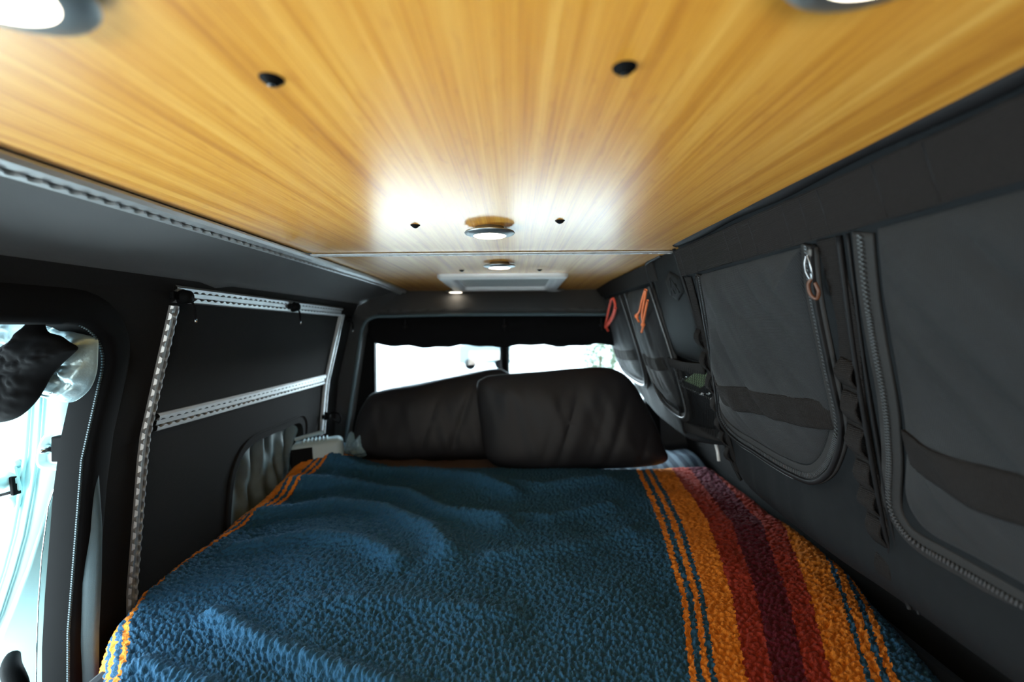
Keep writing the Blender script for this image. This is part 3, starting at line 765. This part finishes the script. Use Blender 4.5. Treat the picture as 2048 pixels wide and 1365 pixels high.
# top band of webbing with sewn channels
mb = MB(); ribbon_mb(mb, ln((1.17, .045), (.7, .048), (.4, .048), (-.1, .048)), .066, bm_, .016, .004, .002); mb.build('top_band', M['web'], fb)
mb = MB()
for s0 in (1.135, 1.07, .90, .845, .80, .70, .655, .62, .52, .46):
    mb = MB(); mb.tube([bm_(s0 + .004 * math.sin(s0 * 40), q, .0195) for q in (.018, .045, .079)], .0012, 5); mb.build('stitching', M['pipe'], fb)
mb = MB(); mb.tube([bm_(s, -.004 + .002 * math.sin(s * 20), .012) for s in np.linspace(1.16, -.1, 60)], .0125, 10); mb.build('top_roll', M['pipe'], fb)
mb = MB(); mb.tube([bm_(s, t, .012) for s, t in body[:34]], .0045, 6); mb.build('edge_piping', M['pipe'], fb)
# pocket flap 1
Z1 = [(.672, .086), (.684, .117), (.697, .163), (.708, .228), (.718, .294), (.723, .335), (.735, .372), (.765, .415), (.805, .456), (.86, .488), (.93, .496), (1.0, .494), (1.07, .488), (1.13, .484), (1.185, .468), (1.203, .44), (1.178, .385), (1.140, .294), (1.106, .191), (1.072, .086)]
z1 = smoothpath(Z1, 6)
zc = (.92, .28)
flap = [(zc[0] + (s - zc[0]) * .935, .083 + (t - .083) * .955) for s, t in z1]
def hflap(s, t, r):
    big = .026 * np.clip(1 - r ** 3, 0, 1) ** .6
    wr = .024 * vnoise(s * 8 + t * 7, t * 3, 6) + .032 * np.abs(vnoise(s * 15 + t * 13, t * 3 - s * 2, 7)) + .006 * vnoise(s * 34 + t * 20, t * 14, 8)
    return .014 + big + wr * np.clip(1 - r ** 5, 0, 1)
patch('pocket_flap', smoothpath(flap, 1, True), bm_, hflap, M['fabric'], fb, (.92, .27), 60, back=.004, step=.006)
EL = np.array([(1.145, .350), (1.05, .357), (.95, .352), (.85, .350), (.742, .350)])
def capd(path, hfun, c, k=.002):
    return None
def band_on(path, w, cx, cy, outl, hfun, name, mat, par, wav=.001, th=.002, bm_=bm_):
    P = np.array([tuple(q) for q in ln(*path)]); O = np.array(outl)
    # ray-based r for the height under the band
    rr_ = []
    for p in P:
        d = p - np.array([cx, cy]); L = np.hypot(*d) + 1e-6; u = d / L
        best = 9
        for a, b in zip(O, np.roll(O, -1, 0)):
            e = b - a; den = u[0] * e[1] - u[1] * e[0]
            if abs(den) < 1e-9: continue
            w0 = a - np.array([cx, cy]); tt = (w0[0] * e[1] - w0[1] * e[0]) / den; q = (w0[0] * u[1] - w0[1] * u[0]) / den
            if tt > 0 and 0 <= q <= 1: best = min(best, tt)
        rr_.append(min(1, L / best))
    R = np.array(rr_); H = hfun(P[:, 0], P[:, 1], R)
    rows = []
    T = np.gradient(P, axis=0); L = np.linalg.norm(T, axis=1); nx = -T[:, 1] / L; ny = T[:, 0] / L; ww = w / 2 + wav * vnoise(np.arange(len(P)) * .7, np.zeros(len(P)), 3)
    m = MB()
    for off in np.linspace(-1, 1, 9):
        s_ = P[:, 0] + nx * ww * off; t_ = P[:, 1] + ny * ww * off
        rows.append(bm_(s_, t_, hfun(s_, t_, R) + th + .0015 * (1 - off * off) + .0012 * np.sin(np.arange(len(P)) * 1.1) * (1 - abs(off))))
    rows = [rows[0] + np.array([-NX * .006, 0, 0])] + rows + [rows[-1] + np.array([-NX * .006, 0, 0])]
    m.grid(np.array(rows)); return m.build(name, mat, par)
band_on([tuple(q) for q in EL], .052, .92, .27, flap, hflap, 'elastic_band', M['web'], fb)
# zipper tape, coil
zd = .020 + .006 * np.sin(np.linspace(0, 1, 1))[0]
mb = MB(); ribbon_mb(mb, z1, .034, bm_, .014, .004); mb.build('zipper_tape', M['tape'], fb)
mb = MB(); ribbon_mb(mb, [(zc[0] + (s - zc[0]) * 1.035, .08 + (t - .08) * 1.03) for s, t in z1], .008, bm_, .016, .008); mb.build('zipper_garage', M['pipe'], fb)
mb = MB(); teeth_mb(mb, z1, bm_, .0205, .0042, .0085); mb.build('zipper_coil', M['teeth'], fb, smooth=False)
# thin pale tube running along the bottom-left of the zipper
mb = MB(); mb.tube([bm_(s, t + .018, .022) for s, t in z1[int(len(z1) * .52):int(len(z1) * .76)]], .0016, 6); mb.build('pale_piping', M['teeth'], fb)
# zipper pull
pl = MB(); pl.quadbox(bm_(.656, .096, .030), (.002, 0, 0), (0, .004, 0), (0, 0, .006)); q = pl.build('zipper_pull', M['teeth'], fb, bevel=.002)
for dx in (-.005, .006):
    pl = MB(); pl.tube(smoothpath([bm_(.656 + dx * .3, .098, .035), bm_(.655 + dx, .108, .038), bm_(.657 + dx * 1.2, .122, .038), bm_(.659 + dx * .4, .132, .036), bm_(.657, .122, .036)], 5), .0014, 6); pl.build('pull_ring', M['steel'], q)
pl = MB(); pl.tube(smoothpath([bm_(.660, .130, .034), bm_(.667, .138, .038), bm_(.669, .152, .038), bm_(.663, .160, .035), bm_(.656, .150, .034), bm_(.658, .137, .034)], 5), .0027, 8); pl.build('pull_tab', M['brown'], q)['label'] = 'brown-orange pull tab'
# molle webbing between the pockets
mb = MB(); colp = [(.636, .083), (.646, .20), (.668, .27), (.690, .36), (.704, .45), (.714, .53), (.716, .63)]
cp = smoothpath(colp, 10); ribbon_mb(mb, cp, .040, bm_, .013, .003); mb.build('webbing_column', M['web'], fb)
for k in range(7):
    i = int(len(cp) * (.30 + k * .097)); j = min(len(cp) - 1, i + int(len(cp) * .085)); pth = cp[i:j + 1]; n_ = len(pth)
    mb = MB(); ribbon_mb(mb, pth, .030, bm_, .017 + .011 * np.sin(np.linspace(0, PI, n_)) * (1 - .2 * (k % 2)), .0028, .003, k); mb.build('webbing_loop', M['web'], fb)
# second webbing column along the far edge of the bag
cp2 = smoothpath([(1.150, .083), (1.163, .18), (1.185, .30), (1.208, .42), (1.225, .52), (1.215, .60)], 10)
mb = MB(); ribbon_mb(mb, cp2, .036, bm_, .012, .003); mb.build('webbing_column', M['web'], fb)
for k in range(7):
    i = int(len(cp2) * (.27 + k * .095)); j = min(len(cp2) - 1, i + int(len(cp2) * .08)); pth = [(s + .010, t) for s, t in cp2[i:j + 1]]; n_ = len(pth)
    mb = MB(); ribbon_mb(mb, pth, .022, bm_, .014 + .013 * np.sin(np.linspace(0, PI, n_)), .0028, .004, k + 20); mb.build('webbing_loop', M['web'], fb)
# seam piping
pp = smoothpath([(.609, .084), (.645, .232), (.663, .318), (.690, .462), (.702, .545), (.698, .640)], 8)
mb = MB(); mb.tube([bm_(s, t, .018) for s, t in pp], .0035, 8); mb.build('seam_piping', M['pipe'], fb)
mb = MB(); mb.tube([bm_(s - .014, t, .016) for s, t in pp], .0022, 6); mb.build('seam_piping', M['pipe'], fb)
# pocket flap 2
Z2 = [(.571, .088), (.588, .150), (.603, .224), (.617, .310), (.640, .39), (.668, .462), (.664, .496), (.640, .512), (.584, .514), (.50, .518), (.40, .520), (.25, .52), (.14, .50), (.10, .44), (.09, .30), (.10, .088)]
z2 = smoothpath(Z2, 6)
flap2 = [(.34 + (s - .34) * .90, .086 + (t - .086) * .94) for s, t in z2]
def hflap2(s, t, r): return hflap(s + 3.3, t, r)
patch('pocket_flap', smoothpath(flap2, 1, True), bm_, hflap2, M['fabric'], fb, (.34, .28), 50, back=.004, step=.007)
band_on([(.600, .366), (.5, .370), (.4, .370), (.25, .370), (.13, .37)], .052, .34, .28, flap2, hflap2, 'elastic_band', M['web'], fb)
mb = MB(); ribbon_mb(mb, z2, .032, bm_, .013, .004); mb.build('zipper_tape', M['tape'], fb)
mb = MB(); teeth_mb(mb, z2, bm_, .0195, .0042, .0075); mb.build('zipper_coil', M['teeth'], fb, smooth=False)

# -- rear bag
rb = thing('hanging_organizer', 'darker organizer bag farther back with orange zipper cords, beside the rear window', 'organizer bag', (.41, 1.9, .2), 'black organizer bags along the right wall')
body = smoothpath([(1.205, .012), (1.40, .002), (2.44, .002), (2.46, .16), (2.47, .33), (2.44, .42), (2.34, .50), (2.16, .585), (2.0, .62), (1.75, .640), (1.60, .628), (1.33, .57), (1.275, .545)], 6, closed=True)
def hb2(s, t, r): return (.004 + sstep(1.55, 1.75, s) * .008 + sstep(1.55, 1.8, s) * .016 * np.abs(vnoise(s * 9, t * 3, 13)) + sstep(1.5, 1.7, s) * .006 * vnoise(s * 30 + 5 * t, t * 4, 14)) * np.clip(1 - r ** 8, 0, 1) ** .5
patch('body_panel', body, bmr, hb2, M['fabric2'], rb, (1.75, .30), 40, back=-.04, step=.02)
mb = MB(); ribbon_mb(mb, ln((2.45, .036), (1.9, .038), (1.42, .040)), .058, bmr, .022, .004, .002); mb.build('top_band', M['web'], rb)
mb = MB(); mb.tube([bmr(s, -.002, .012) for s in np.linspace(2.46, 1.18, 30)], .010, 8); mb.build('top_roll', M['pipe'], rb)
for k, (s0, s1, b0, cordmat, lab) in enumerate(((2.40, 1.92, .46, 'cord_r', 'red-orange pull cord'), (1.84, 1.50, .52, 'cord_o', 'bright orange pull cord'))):
    c = ((s0 + s1) / 2, .27)
    U = smoothpath([(s0, .08), (s0 + .01, .3), (s0 - .01, b0 - .06), (s0 - .09, b0), (s1 + .10, b0 + .015), (s1 + .02, b0 - .04), (s1, .3), (s1 + .01, .08)], 6)
    fl = [(c[0] + (a - c[0]) * .88, .08 + (b - .08) * .93) for a, b in U]
    def hp(s, t, r, k=k): return .018 + .030 * np.clip(1 - r ** 3, 0, 1) ** .6 + (.020 * np.abs(vnoise(s * 16 + t * 4, t * 2.5, 20 + k)) + .006 * vnoise(s * 40, t * 12, 30)) * np.clip(1 - r ** 5, 0, 1)
    patch('pocket_flap', smoothpath(fl, 1, True), bmr, hp, M['fabric'], rb, c, 30, back=.005, step=.012)
    mb = MB(); ribbon_mb(mb, U, .030, bmr, .018, .008); mb.build('zipper_tape', M['tape'], rb)
    mb = MB(); mb.tube([bmr(a, b, .030) for a, b in U], .004, 6); mb.build('zipper_coil', M['teeth'], rb)
    band_on([(s0 - .05, .335), ((s0 + s1) / 2, .345), (s1 + .05, .335)], .045, c[0], c[1], fl, hp, 'elastic_band', M['web'], rb, bm_=bmr)
    # cord loops hanging from the zipper pull
    if k == 0:
        d_ = .066
        path = [[(1.95, .089, d_), (2.062, .129, d_), (2.175, .173, d_), (2.236, .197, d_), (2.221, .226, d_)],
                [(1.901, .096, d_), (1.911, .117, d_), (2.028, .157, d_), (2.228, .199, d_ + .004)], [(1.963, .091, d_), (1.905, .085, d_), (1.898, .101, d_)], [(1.913, .125, d_), (2.014, .161, d_), (2.207, .202, d_)]]
        knots = [(2.232, .199, d_), (2.228, .205, d_ + .003)]
    else:
        d_ = .062
        path = [[(1.449, .085, d_), (1.516, .114, d_), (1.586, .149, d_), (1.644, .165, d_), (1.636, .187, d_)],
                [(1.44, .087, d_), (1.501, .122, d_), (1.571, .163, d_), (1.597, .198, d_), (1.644, .223, d_)], [(1.459, .119, d_), (1.527, .156, d_), (1.593, .194, d_)]]
        knots = [(1.642, .165, d_), (1.597, .196, d_)]
    mb = MB()
    for P in path:
        mb.tube([bmr(*p) for p in smoothpath(P, 6)], .0042 if k else .0056, 8)
    for P in knots:
        mb.lathe([(.0001, .009), (.006, .007), (.0085, 0), (.006, -.007), (.0001, -.009)], tuple(bmr(*P)), 12)
    mb.build('pull_cord', M[cordmat], rb)['label'] = lab
# moulded pouch with embossed patch, mesh pocket
hp_out = smoothpath([(1.205, .006), (1.43, .004), (1.475, .02), (1.49, .12), (1.525, .29), (1.51, .312), (1.35, .318), (1.24, .31), (1.215, .15)], 6, closed=True)
def hpo(s, t, r): return 0.012 + .012 * np.clip(1 - r ** 7, 0, 1) ** .5 + .003 * vnoise(s * 12, t * 6, 2) * (1 - r ** 4)
po = patch('moulded_pouch', hp_out, bmr, hpo, M['eva'], rb, (1.35, .16), 30, back=.004, step=.012)
hexo = [(1.30 + .062 * math.cos(a), .098 + .042 * math.sin(a)) for a in [PI / 6 + k * PI / 3 for k in range(6)]]
patch('hexagon_patch', hexo, bmr, lambda s, t, r: .0275 - .002 * r ** 6, M['logo'], po, (1.30, .098), 4, back=.02, step=.01)
mb = MB()
for a, b in (((1.335, .122), (1.303, .074)), ((1.303, .074), (1.265, .118)), ((1.32, .104), (1.27, .098)), ((1.32, .104), (1.297, .116)), ((1.297, .116), (1.275, .092))):
    ribbon_mb(mb, ln(a, b), .007, bmr, .0272, .001)
mb.build('emblem', M['eva'], po)
mb = MB(); mb.tube([bmr(s, t, .022) for s, t in smoothpath([(1.33, .004), (1.47, .008), (1.492, .03), (1.505, .12), (1.54, .29), (1.575, .40), (1.61, .50), (1.64, .60)], 8)], .0065, 8); mb.build('edge_piping', M['pipe'], rb)
mb = MB(); mb.tube([bmr(s, t, .018) for s, t in smoothpath([(1.46, .06), (1.51, .20), (1.56, .33), (1.60, .45), (1.66, .60)], 8)], .004, 8); mb.build('edge_piping', M['fabric2'], rb)
mb = MB(); ribbon_mb(mb, smoothpath([(1.54, .330), (1.40, .336), (1.25, .328)], 8), .030, bmr, .030, .004); mb.build('pocket_binding', M['web'], rb)
mb = MB()
A = [(1.475, .33), (1.55, .545)]; st = .0085
for k in range(76):     # diagonal net
    for sg in (1, -1):
        pts = []
        for q in range(26):
            t_ = .335 + q * .0088; edge = 1.545 + (t_ - .33) * .34
            s_ = (1.20 + k * .0165 - sg * (t_ - .335) * 1.0 + (0 if sg > 0 else -.22))
            if 1.24 + (t_-.33)*.1 < s_ < edge: pts.append(bmr(s_, t_, .034 - .014 * ((t_ - .335) / .22) ** 2))
            elif pts: break
        if len(pts) > 1: mb.tube(pts, .0008, 3, False)
mb.build('mesh_pocket', M['pipe'], rb)
mb = MB(); ribbon_mb(mb, smoothpath([(1.63, .575), (1.42, .55), (1.28, .525)], 8), .034, bmr, .016, .005); mb.build('pocket_binding', M['tape'], rb)

# gadget inside the mesh pocket
gz = thing('handheld_receiver', 'black handheld gadget with greenish screen and pale keys inside the mesh pocket', 'handheld gadget', tuple(map(float, bmr(1.33, .38, .02))))
A_ = np.array((-.235, -.078, -.004)); B_ = np.array((-.33, .020, -.008)); org = np.array((1.560, .410, .004))
def gp(a, b, d): q = org + A_ * a + B_ * b; return tuple(map(float, bmr(q[0], q[1], q[2] + d)))
def gslab(a0, a1, b0, b1, d0, d1, nm, mat):
    m = MB(); m.v = [gp(a, b, d) for d in (d0, d1) for a, b in ((a0, b0), (a1, b0), (a1, b1), (a0, b1))]
    m.f = [(0, 3, 2, 1), (4, 5, 6, 7), (0, 1, 5, 4), (1, 2, 6, 5), (2, 3, 7, 6), (3, 0, 4, 7)]
    return m.build(nm, mat, gz, bevel=.002)
gslab(0, 1, 0, 1.0, .006, .020, 'case', M['black'])
gslab(.0, .07, 0.0, .8, .020, .0245, 'side_rail', M['chrome']); gslab(.05, .5, 0.02, .07, .020, .0245, 'end_rail', M['chrome'])
gslab(.28, .92, .08, .44, .020, .0235, 'screen', M['screen'])
for a, b in ((.07, .57), (.20, .64), (.33, .675), (.24, .78), (.06, .77), (.05, .92), (.45, .6)):
    gslab(a - .05, a + .05, b - .022, b + .022, .020, .025, 'key', M['white'])

# little white tube sticking out under the bags
m = MB(); m.tube([(.655, 1.50, -.385), (.66, 1.49, -.42), (.662, 1.485, -.450)], .0055, 10)
tag(m.build('pen_cap', M['white']), 'short white plastic tube poking out below the mesh pocket bag', 'tube')

# ------------------------------------------------------------------ sliding door side
# opening trim: black band round the opening
DO = [(y, z) for y, z in fillet([(.905, -1.25, .0), (.905, .012, .10), (-.25, .012, .10)][:3], .1, 10)]
path = [(.905, z) for z in np.linspace(-1.25, -.12, 12)] + [(.905 - .1 * (1 - math.cos(a)), -.088 + .1 * math.sin(a)) for a in np.linspace(0, PI / 2, 10)] + [(y, .012) for y in np.linspace(.78, -.25, 14)]
def wfm(s, t, d):
    s, t, d = np.broadcast_arrays(s, t, d); return np.stack([xl(t) + d, s, t], -1)
mb = MB(); P = np.array(path); T = np.gradient(P, axis=0); L = np.linalg.norm(T, axis=1); nx, nz = T[:, 1] / L, -T[:, 0] / L
rows = [wfm(P[:, 0] + nx * o_, P[:, 1] + nz * o_, d) for o_, d in ((-.004, -.05), (-.004, .0), (.0, .010), (.012, .014), (.045, .010), (.060, .0))]
mb.grid(np.array(rows)); struct(mb.build('trim_6', M['rubber']), 'wide black seal around the sliding door opening')
mb = MB(); zp = [(y + .0, z) for y, z in path[:20]]
for k, p in enumerate(resample([(a - .006, b) for a, b in zp], .0045, closed=False)):
    c = wfm(np.array(p.x), np.array(p.y), np.array(.004)); mb.quadbox(tuple(c), (.0015, 0, 0), (0, .002, 0), (0, 0, .0014))
tag(mb.build('screen_zipper', M['strap'], smooth=False), 'fine grey zipper running down the edge of the sliding door opening', 'zipper')

# the slid-back sliding door seen edge on
sd_ = thing('sliding_door', 'pale teal sliding door seen edge-on outside the left opening', 'van door', (-1.05, 1.0, -1.3))
yD = 1.0
def yfm(s, t, d): return (float(s), yD - float(d), float(t))
def column(nm, mat, left, right, zs, dl, dr, par, mid=0.):
    m = MB(); rows = []
    for z, a, b in zip(zs, left, right):
        xs = np.linspace(a, b, 9); rows.append([(x, yD - (dl + (dr - dl) * k / 8 + mid * math.sin(PI * k / 8)), z) for k, x in enumerate(xs)])
    P = np.array(rows); Q = P.copy(); Q[..., 1] += .04; R = np.concatenate([P, Q[:, ::-1]], 1); m.grid(R, closed_v=True)
    return m.build(nm, mat, par)
def px(u): return (u - 1030) / 910.
def pz(v): return (650 - v) / 910.
vs = [600, 700, 800, 850, 900, 970, 1060, 1130, 1220, 1300, 1400]; zs = [pz(v) for v in vs]
c1 = [px(u) for u in (150, 145, 138, 128, 120, 100, 72, 48, 10, -30, -80)]
column('door_edge', M['paint'], [px(-260)] * 11, c1, zs, .012, .0, sd_)
c2 = [px(u) for u in (172, 168, 160, 150, 128, 108, 92, 82, 74, 70, 66)]
column('door_return', M['paint'], c1, [px(u) for u in (178, 172, 166, 156, 136, 118, 90, 76, 60, 50, 40)], zs, .0, -.07, sd_)
m = MB()
for off in (0, 22):
    m.tube([(px(u + off), yD - .008, z) for u, z in zip((72, 70, 64, 60, 56, 46, 28, 8, -22, -60, -110), zs)], .004, 8)
m.build('body_crease', M['paint'], sd_)
# inner black trim
zs2 = [pz(v) for v in (905, 930, 1000, 1100, 1200, 1300, 1420)]
column('inner_trim', M['black'], [px(u) for u in (138, 130, 106, 92, 84, 80, 76)], [px(u) for u in (205,) * 7], zs2, -.01, .025, sd_, .01)
m = MB(); m.tube([(px(u), yD - .012, z) for u, z in zip((136, 129, 105, 91, 83, 79, 75), zs2)], .0012, 6); m.build('trim_edge', M['chrome'], sd_)
m = MB(); m.tube(smoothpath([(px(40), yD - .02, pz(1290)), (px(62), yD - .045, pz(1300)), (px(80), yD - .05, pz(1330)), (px(74), yD - .04, pz(1365))], 5), [.012 + .006 * math.sin(k / 15 * PI) for k in range(16)], 10); m.build('inner_handle', M['black'], sd_)
# latch on the door edge
la = MB(); lc = (px(33), yD - .02, pz(948)); la.lathe([(.0001, -.030), (.010, -.028), (.014, -.016), (.013, -.006), (.022, -.004), (.023, .004)], lc, 20, 'y'); q = la.build('latch_bolt', M['paint'], sd_)
m = MB(); m.quadbox((lc[0] - .004, lc[1] + .002, lc[2]), (.026, 0, .006), (0, .004, 0), (-.006, 0, .026)); m.build('latch_plate', M['paint'], q, bevel=.004)
m = MB(); m.quadbox((lc[0] + .018, lc[1] - .002, lc[2] - .008), (.004, 0, 0), (0, .008, 0), (-.002, 0, .020)); m.quadbox((lc[0] - .002, lc[1] - .002, lc[2] - .026), (.016, 0, .004), (0, .006, 0), (0, 0, .003)); m.build('latch_hook', M['rubber'], q, bevel=.002)
m = MB(); m.lathe([(.0001, -.006), (.014, -.006), (.016, .006)], (px(28), yD - .008, pz(995)), 8, 'y'); m.build('plate_bolt', M['paint'], sd_)
m = MB(); m.lathe([(.0001, -.004), (.008, -.004), (.010, .004)], (px(38), yD - .010, pz(918)), 12, 'y'); m.build('hole_plug', M['paint'], sd_)
# black check bracket on the inner side
bk = thing('door_bracket', 'dark bracket with a bolt between the door edge and the opening seal', 'bracket', (px(150), .95, pz(880)))
out = smoothpath([(px(196), pz(838)), (px(150), pz(842)), (px(128), pz(862)), (px(120), pz(895)), (px(124), pz(912)), (px(150), pz(918)), (px(196), pz(916))], 5, closed=True)
def yfm2(s, t, d): s, t, d = np.broadcast_arrays(s, t, d); return np.stack([s, yD - .02 - d, t], -1)
patch('bracket_body', out, yfm2, lambda s, t, r: .02 + .012 * (r > .86), M['paint'], bk, (px(158), pz(878)), 14, back=-.02, step=.006)
m = MB(); m.box(px(150), px(192), yD - .055, yD - .03, pz(902), pz(854)); m.build('socket', M['rubber'], bk, bevel=.003)
m = MB(); m.lathe([(.0001, -.016), (.005, -.015), (.007, -.004), (.010, 0)], (px(135), yD - .045, pz(880)), 14, 'y'); m.build('bolt', M['chrome'], bk)
# grey hem of the insect screen hanging down the opening
yH = .93
def hx_(u): return (u - 1030) / 910. * yH
def hz_(v): return (650 - v) / 910. * yH
vz = [735, 790, 830, 930, 1050, 1150, 1250, 1365, 1450]; le = (184, 182, 182, 178, 167, 158, 149, 142, 138); ri = (187, 186, 188, 194, 198, 202, 194, 189, 186)
m = MB(); rows = []
for v, a, b in zip(vz, le, ri): rows.append([(hx_(a + (b - a) * k / 6), yH - .012 * math.sin(PI * k / 6) + .004 * math.sin(v * .02), hz_(v)) for k in range(7)])
rows = np.array([[tuple(q) for q in r] for r in rows]); m.grid(rows); o = m.build('screen_hem', M['strap']); md = o.modifiers.new('s', 'SOLIDIFY'); md.thickness = .003
tag(o, 'long grey fabric hem hanging down beside the opening seal', 'screen hem')

# rolled insect screen / silver cloth and black fabric bundle at the top of the opening
yF = .90
def ffm(y0):
    def f(s, t, d): s, t, d = np.broadcast_arrays(s, t, d); return np.stack([(s - 1030) / 910. * y0, y0 - d, (650 - t) / 910. * y0], -1)
    return f
out = smoothpath([(-60, 622), (40, 628), (110, 636), (160, 648), (190, 668), (192, 700), (188, 742), (172, 775), (140, 797), (108, 790), (76, 775), (40, 760), (-60, 770)], 5, closed=True)
def hfo(s, t, r): return (.022 + .030 * np.abs(vnoise(s / 26 + t / 60, t / 44 - s / 90, 5)) + .018 * np.abs(vnoise(s / 12 + t / 30, t / 24 - s / 40, 7))) * np.clip(1 - r ** 8, 0, 1)
tag(patch('silver_cloth', out, ffm(.87), hfo, M['foil'], None, (70, 710), 34, back=-.004, step=5.), 'crumpled silvery cloth bunched in the top corner of the sliding door opening', 'cloth')
out = smoothpath([(-80, 690), (-20, 700), (10, 688), (30, 672), (60, 666), (76, 632), (84, 632), (92, 655), (118, 664), (135, 676), (152, 688), (140, 702), (118, 722), (98, 745), (84, 770), (70, 792), (48, 815), (24, 830), (-10, 838), (-80, 845)], 5, closed=True)
def hfb(s, t, r): return (.034 + .02 * np.abs(vnoise(s / 34, t / 30, 15)) + .008 * np.abs(vnoise(s / 12, t / 12, 17))) * np.clip(1 - r ** 3, 0, 1) ** .6
tag(patch('fabric_bundle', out, ffm(.80), hfb, M['rubber'], None, (30, 740), 30, back=-.004, step=5.), 'black fabric rolled into a bundle hanging in the sliding door opening', 'fabric bundle')

# ------------------------------------------------------------------ outside
mb = MB(); mb.box(-60, 60, -30, 80, -1.75, -1.70); o = struct(mb.build('ground', M['ground'], smooth=False), 'sunlit pale ground outside the van')
def outside_car(x, y):
    t = thing('parked_car', 'pale blurred vehicle seen through the rear windows beside the centre post', 'car', (x, y, -1.7))
    m = MB(); P = [(-2.0, 0.35), (-2.0, .9), (-1.2, 1.0), (-.8, 1.5), (.9, 1.5), (1.4, 1.0), (2.0, .85), (2.0, .35)]; n = len(P)
    m.v = [(x + a * .45, y - .4, -1.7 + b) for a, b in P] + [(x + a * .45, y + .4, -1.7 + b) for a, b in P]
    m.f = [(i, (i + 1) % n, n + (i + 1) % n, n + i) for i in range(n)] + [tuple(range(n)), tuple(reversed(range(n, 2 * n)))]
    m.build('car_body', M['car'], t, bevel=.05)
    for k in (-.55, .55):
        m = MB(); m.lathe([(.0, -.1), (.20, -.1), (.21, 0), (.20, .1), (.0, .1)], (x + k, y - .35, -1.42), 20, 'y'); m.build('wheel', M['rubber'], t)
outside_car(-1.1, 17)
t = thing('shrub', 'pale green blurred shrub at the right edge of the rear window', 'shrub', (2.3, 13, -1.7))
m = MB()
rnd = random.Random(3)
for k in range(900):
    a = rnd.random() * 2 * PI; b = math.acos(rnd.uniform(-1, 1)); r = .55 * rnd.uniform(.75, 1.0) * (1 + .2 * math.sin(a * 3))
    c = Vector((2.45 + r * math.sin(b) * math.cos(a), 13 + r * math.sin(b) * math.sin(a), -.95 + r * .9 * math.cos(b)))
    u_ = Vector((rnd.uniform(-1, 1), rnd.uniform(-1, 1), rnd.uniform(-1, 1))).normalized(); w_ = u_.orthogonal().normalized()
    m.add([c - u_ * .06, c + w_ * .025, c + u_ * .06, c - w_ * .025], [(0, 1, 2, 3)])
m.build('foliage', M['leaf'], t, smooth=False)
m = MB(); m.tube([(2.45, 13, -1.7), (2.43, 13, -1.2), (2.45, 13, -.9)], [.05, .04, .03], 8); m.build('stem', M['brown'], t)
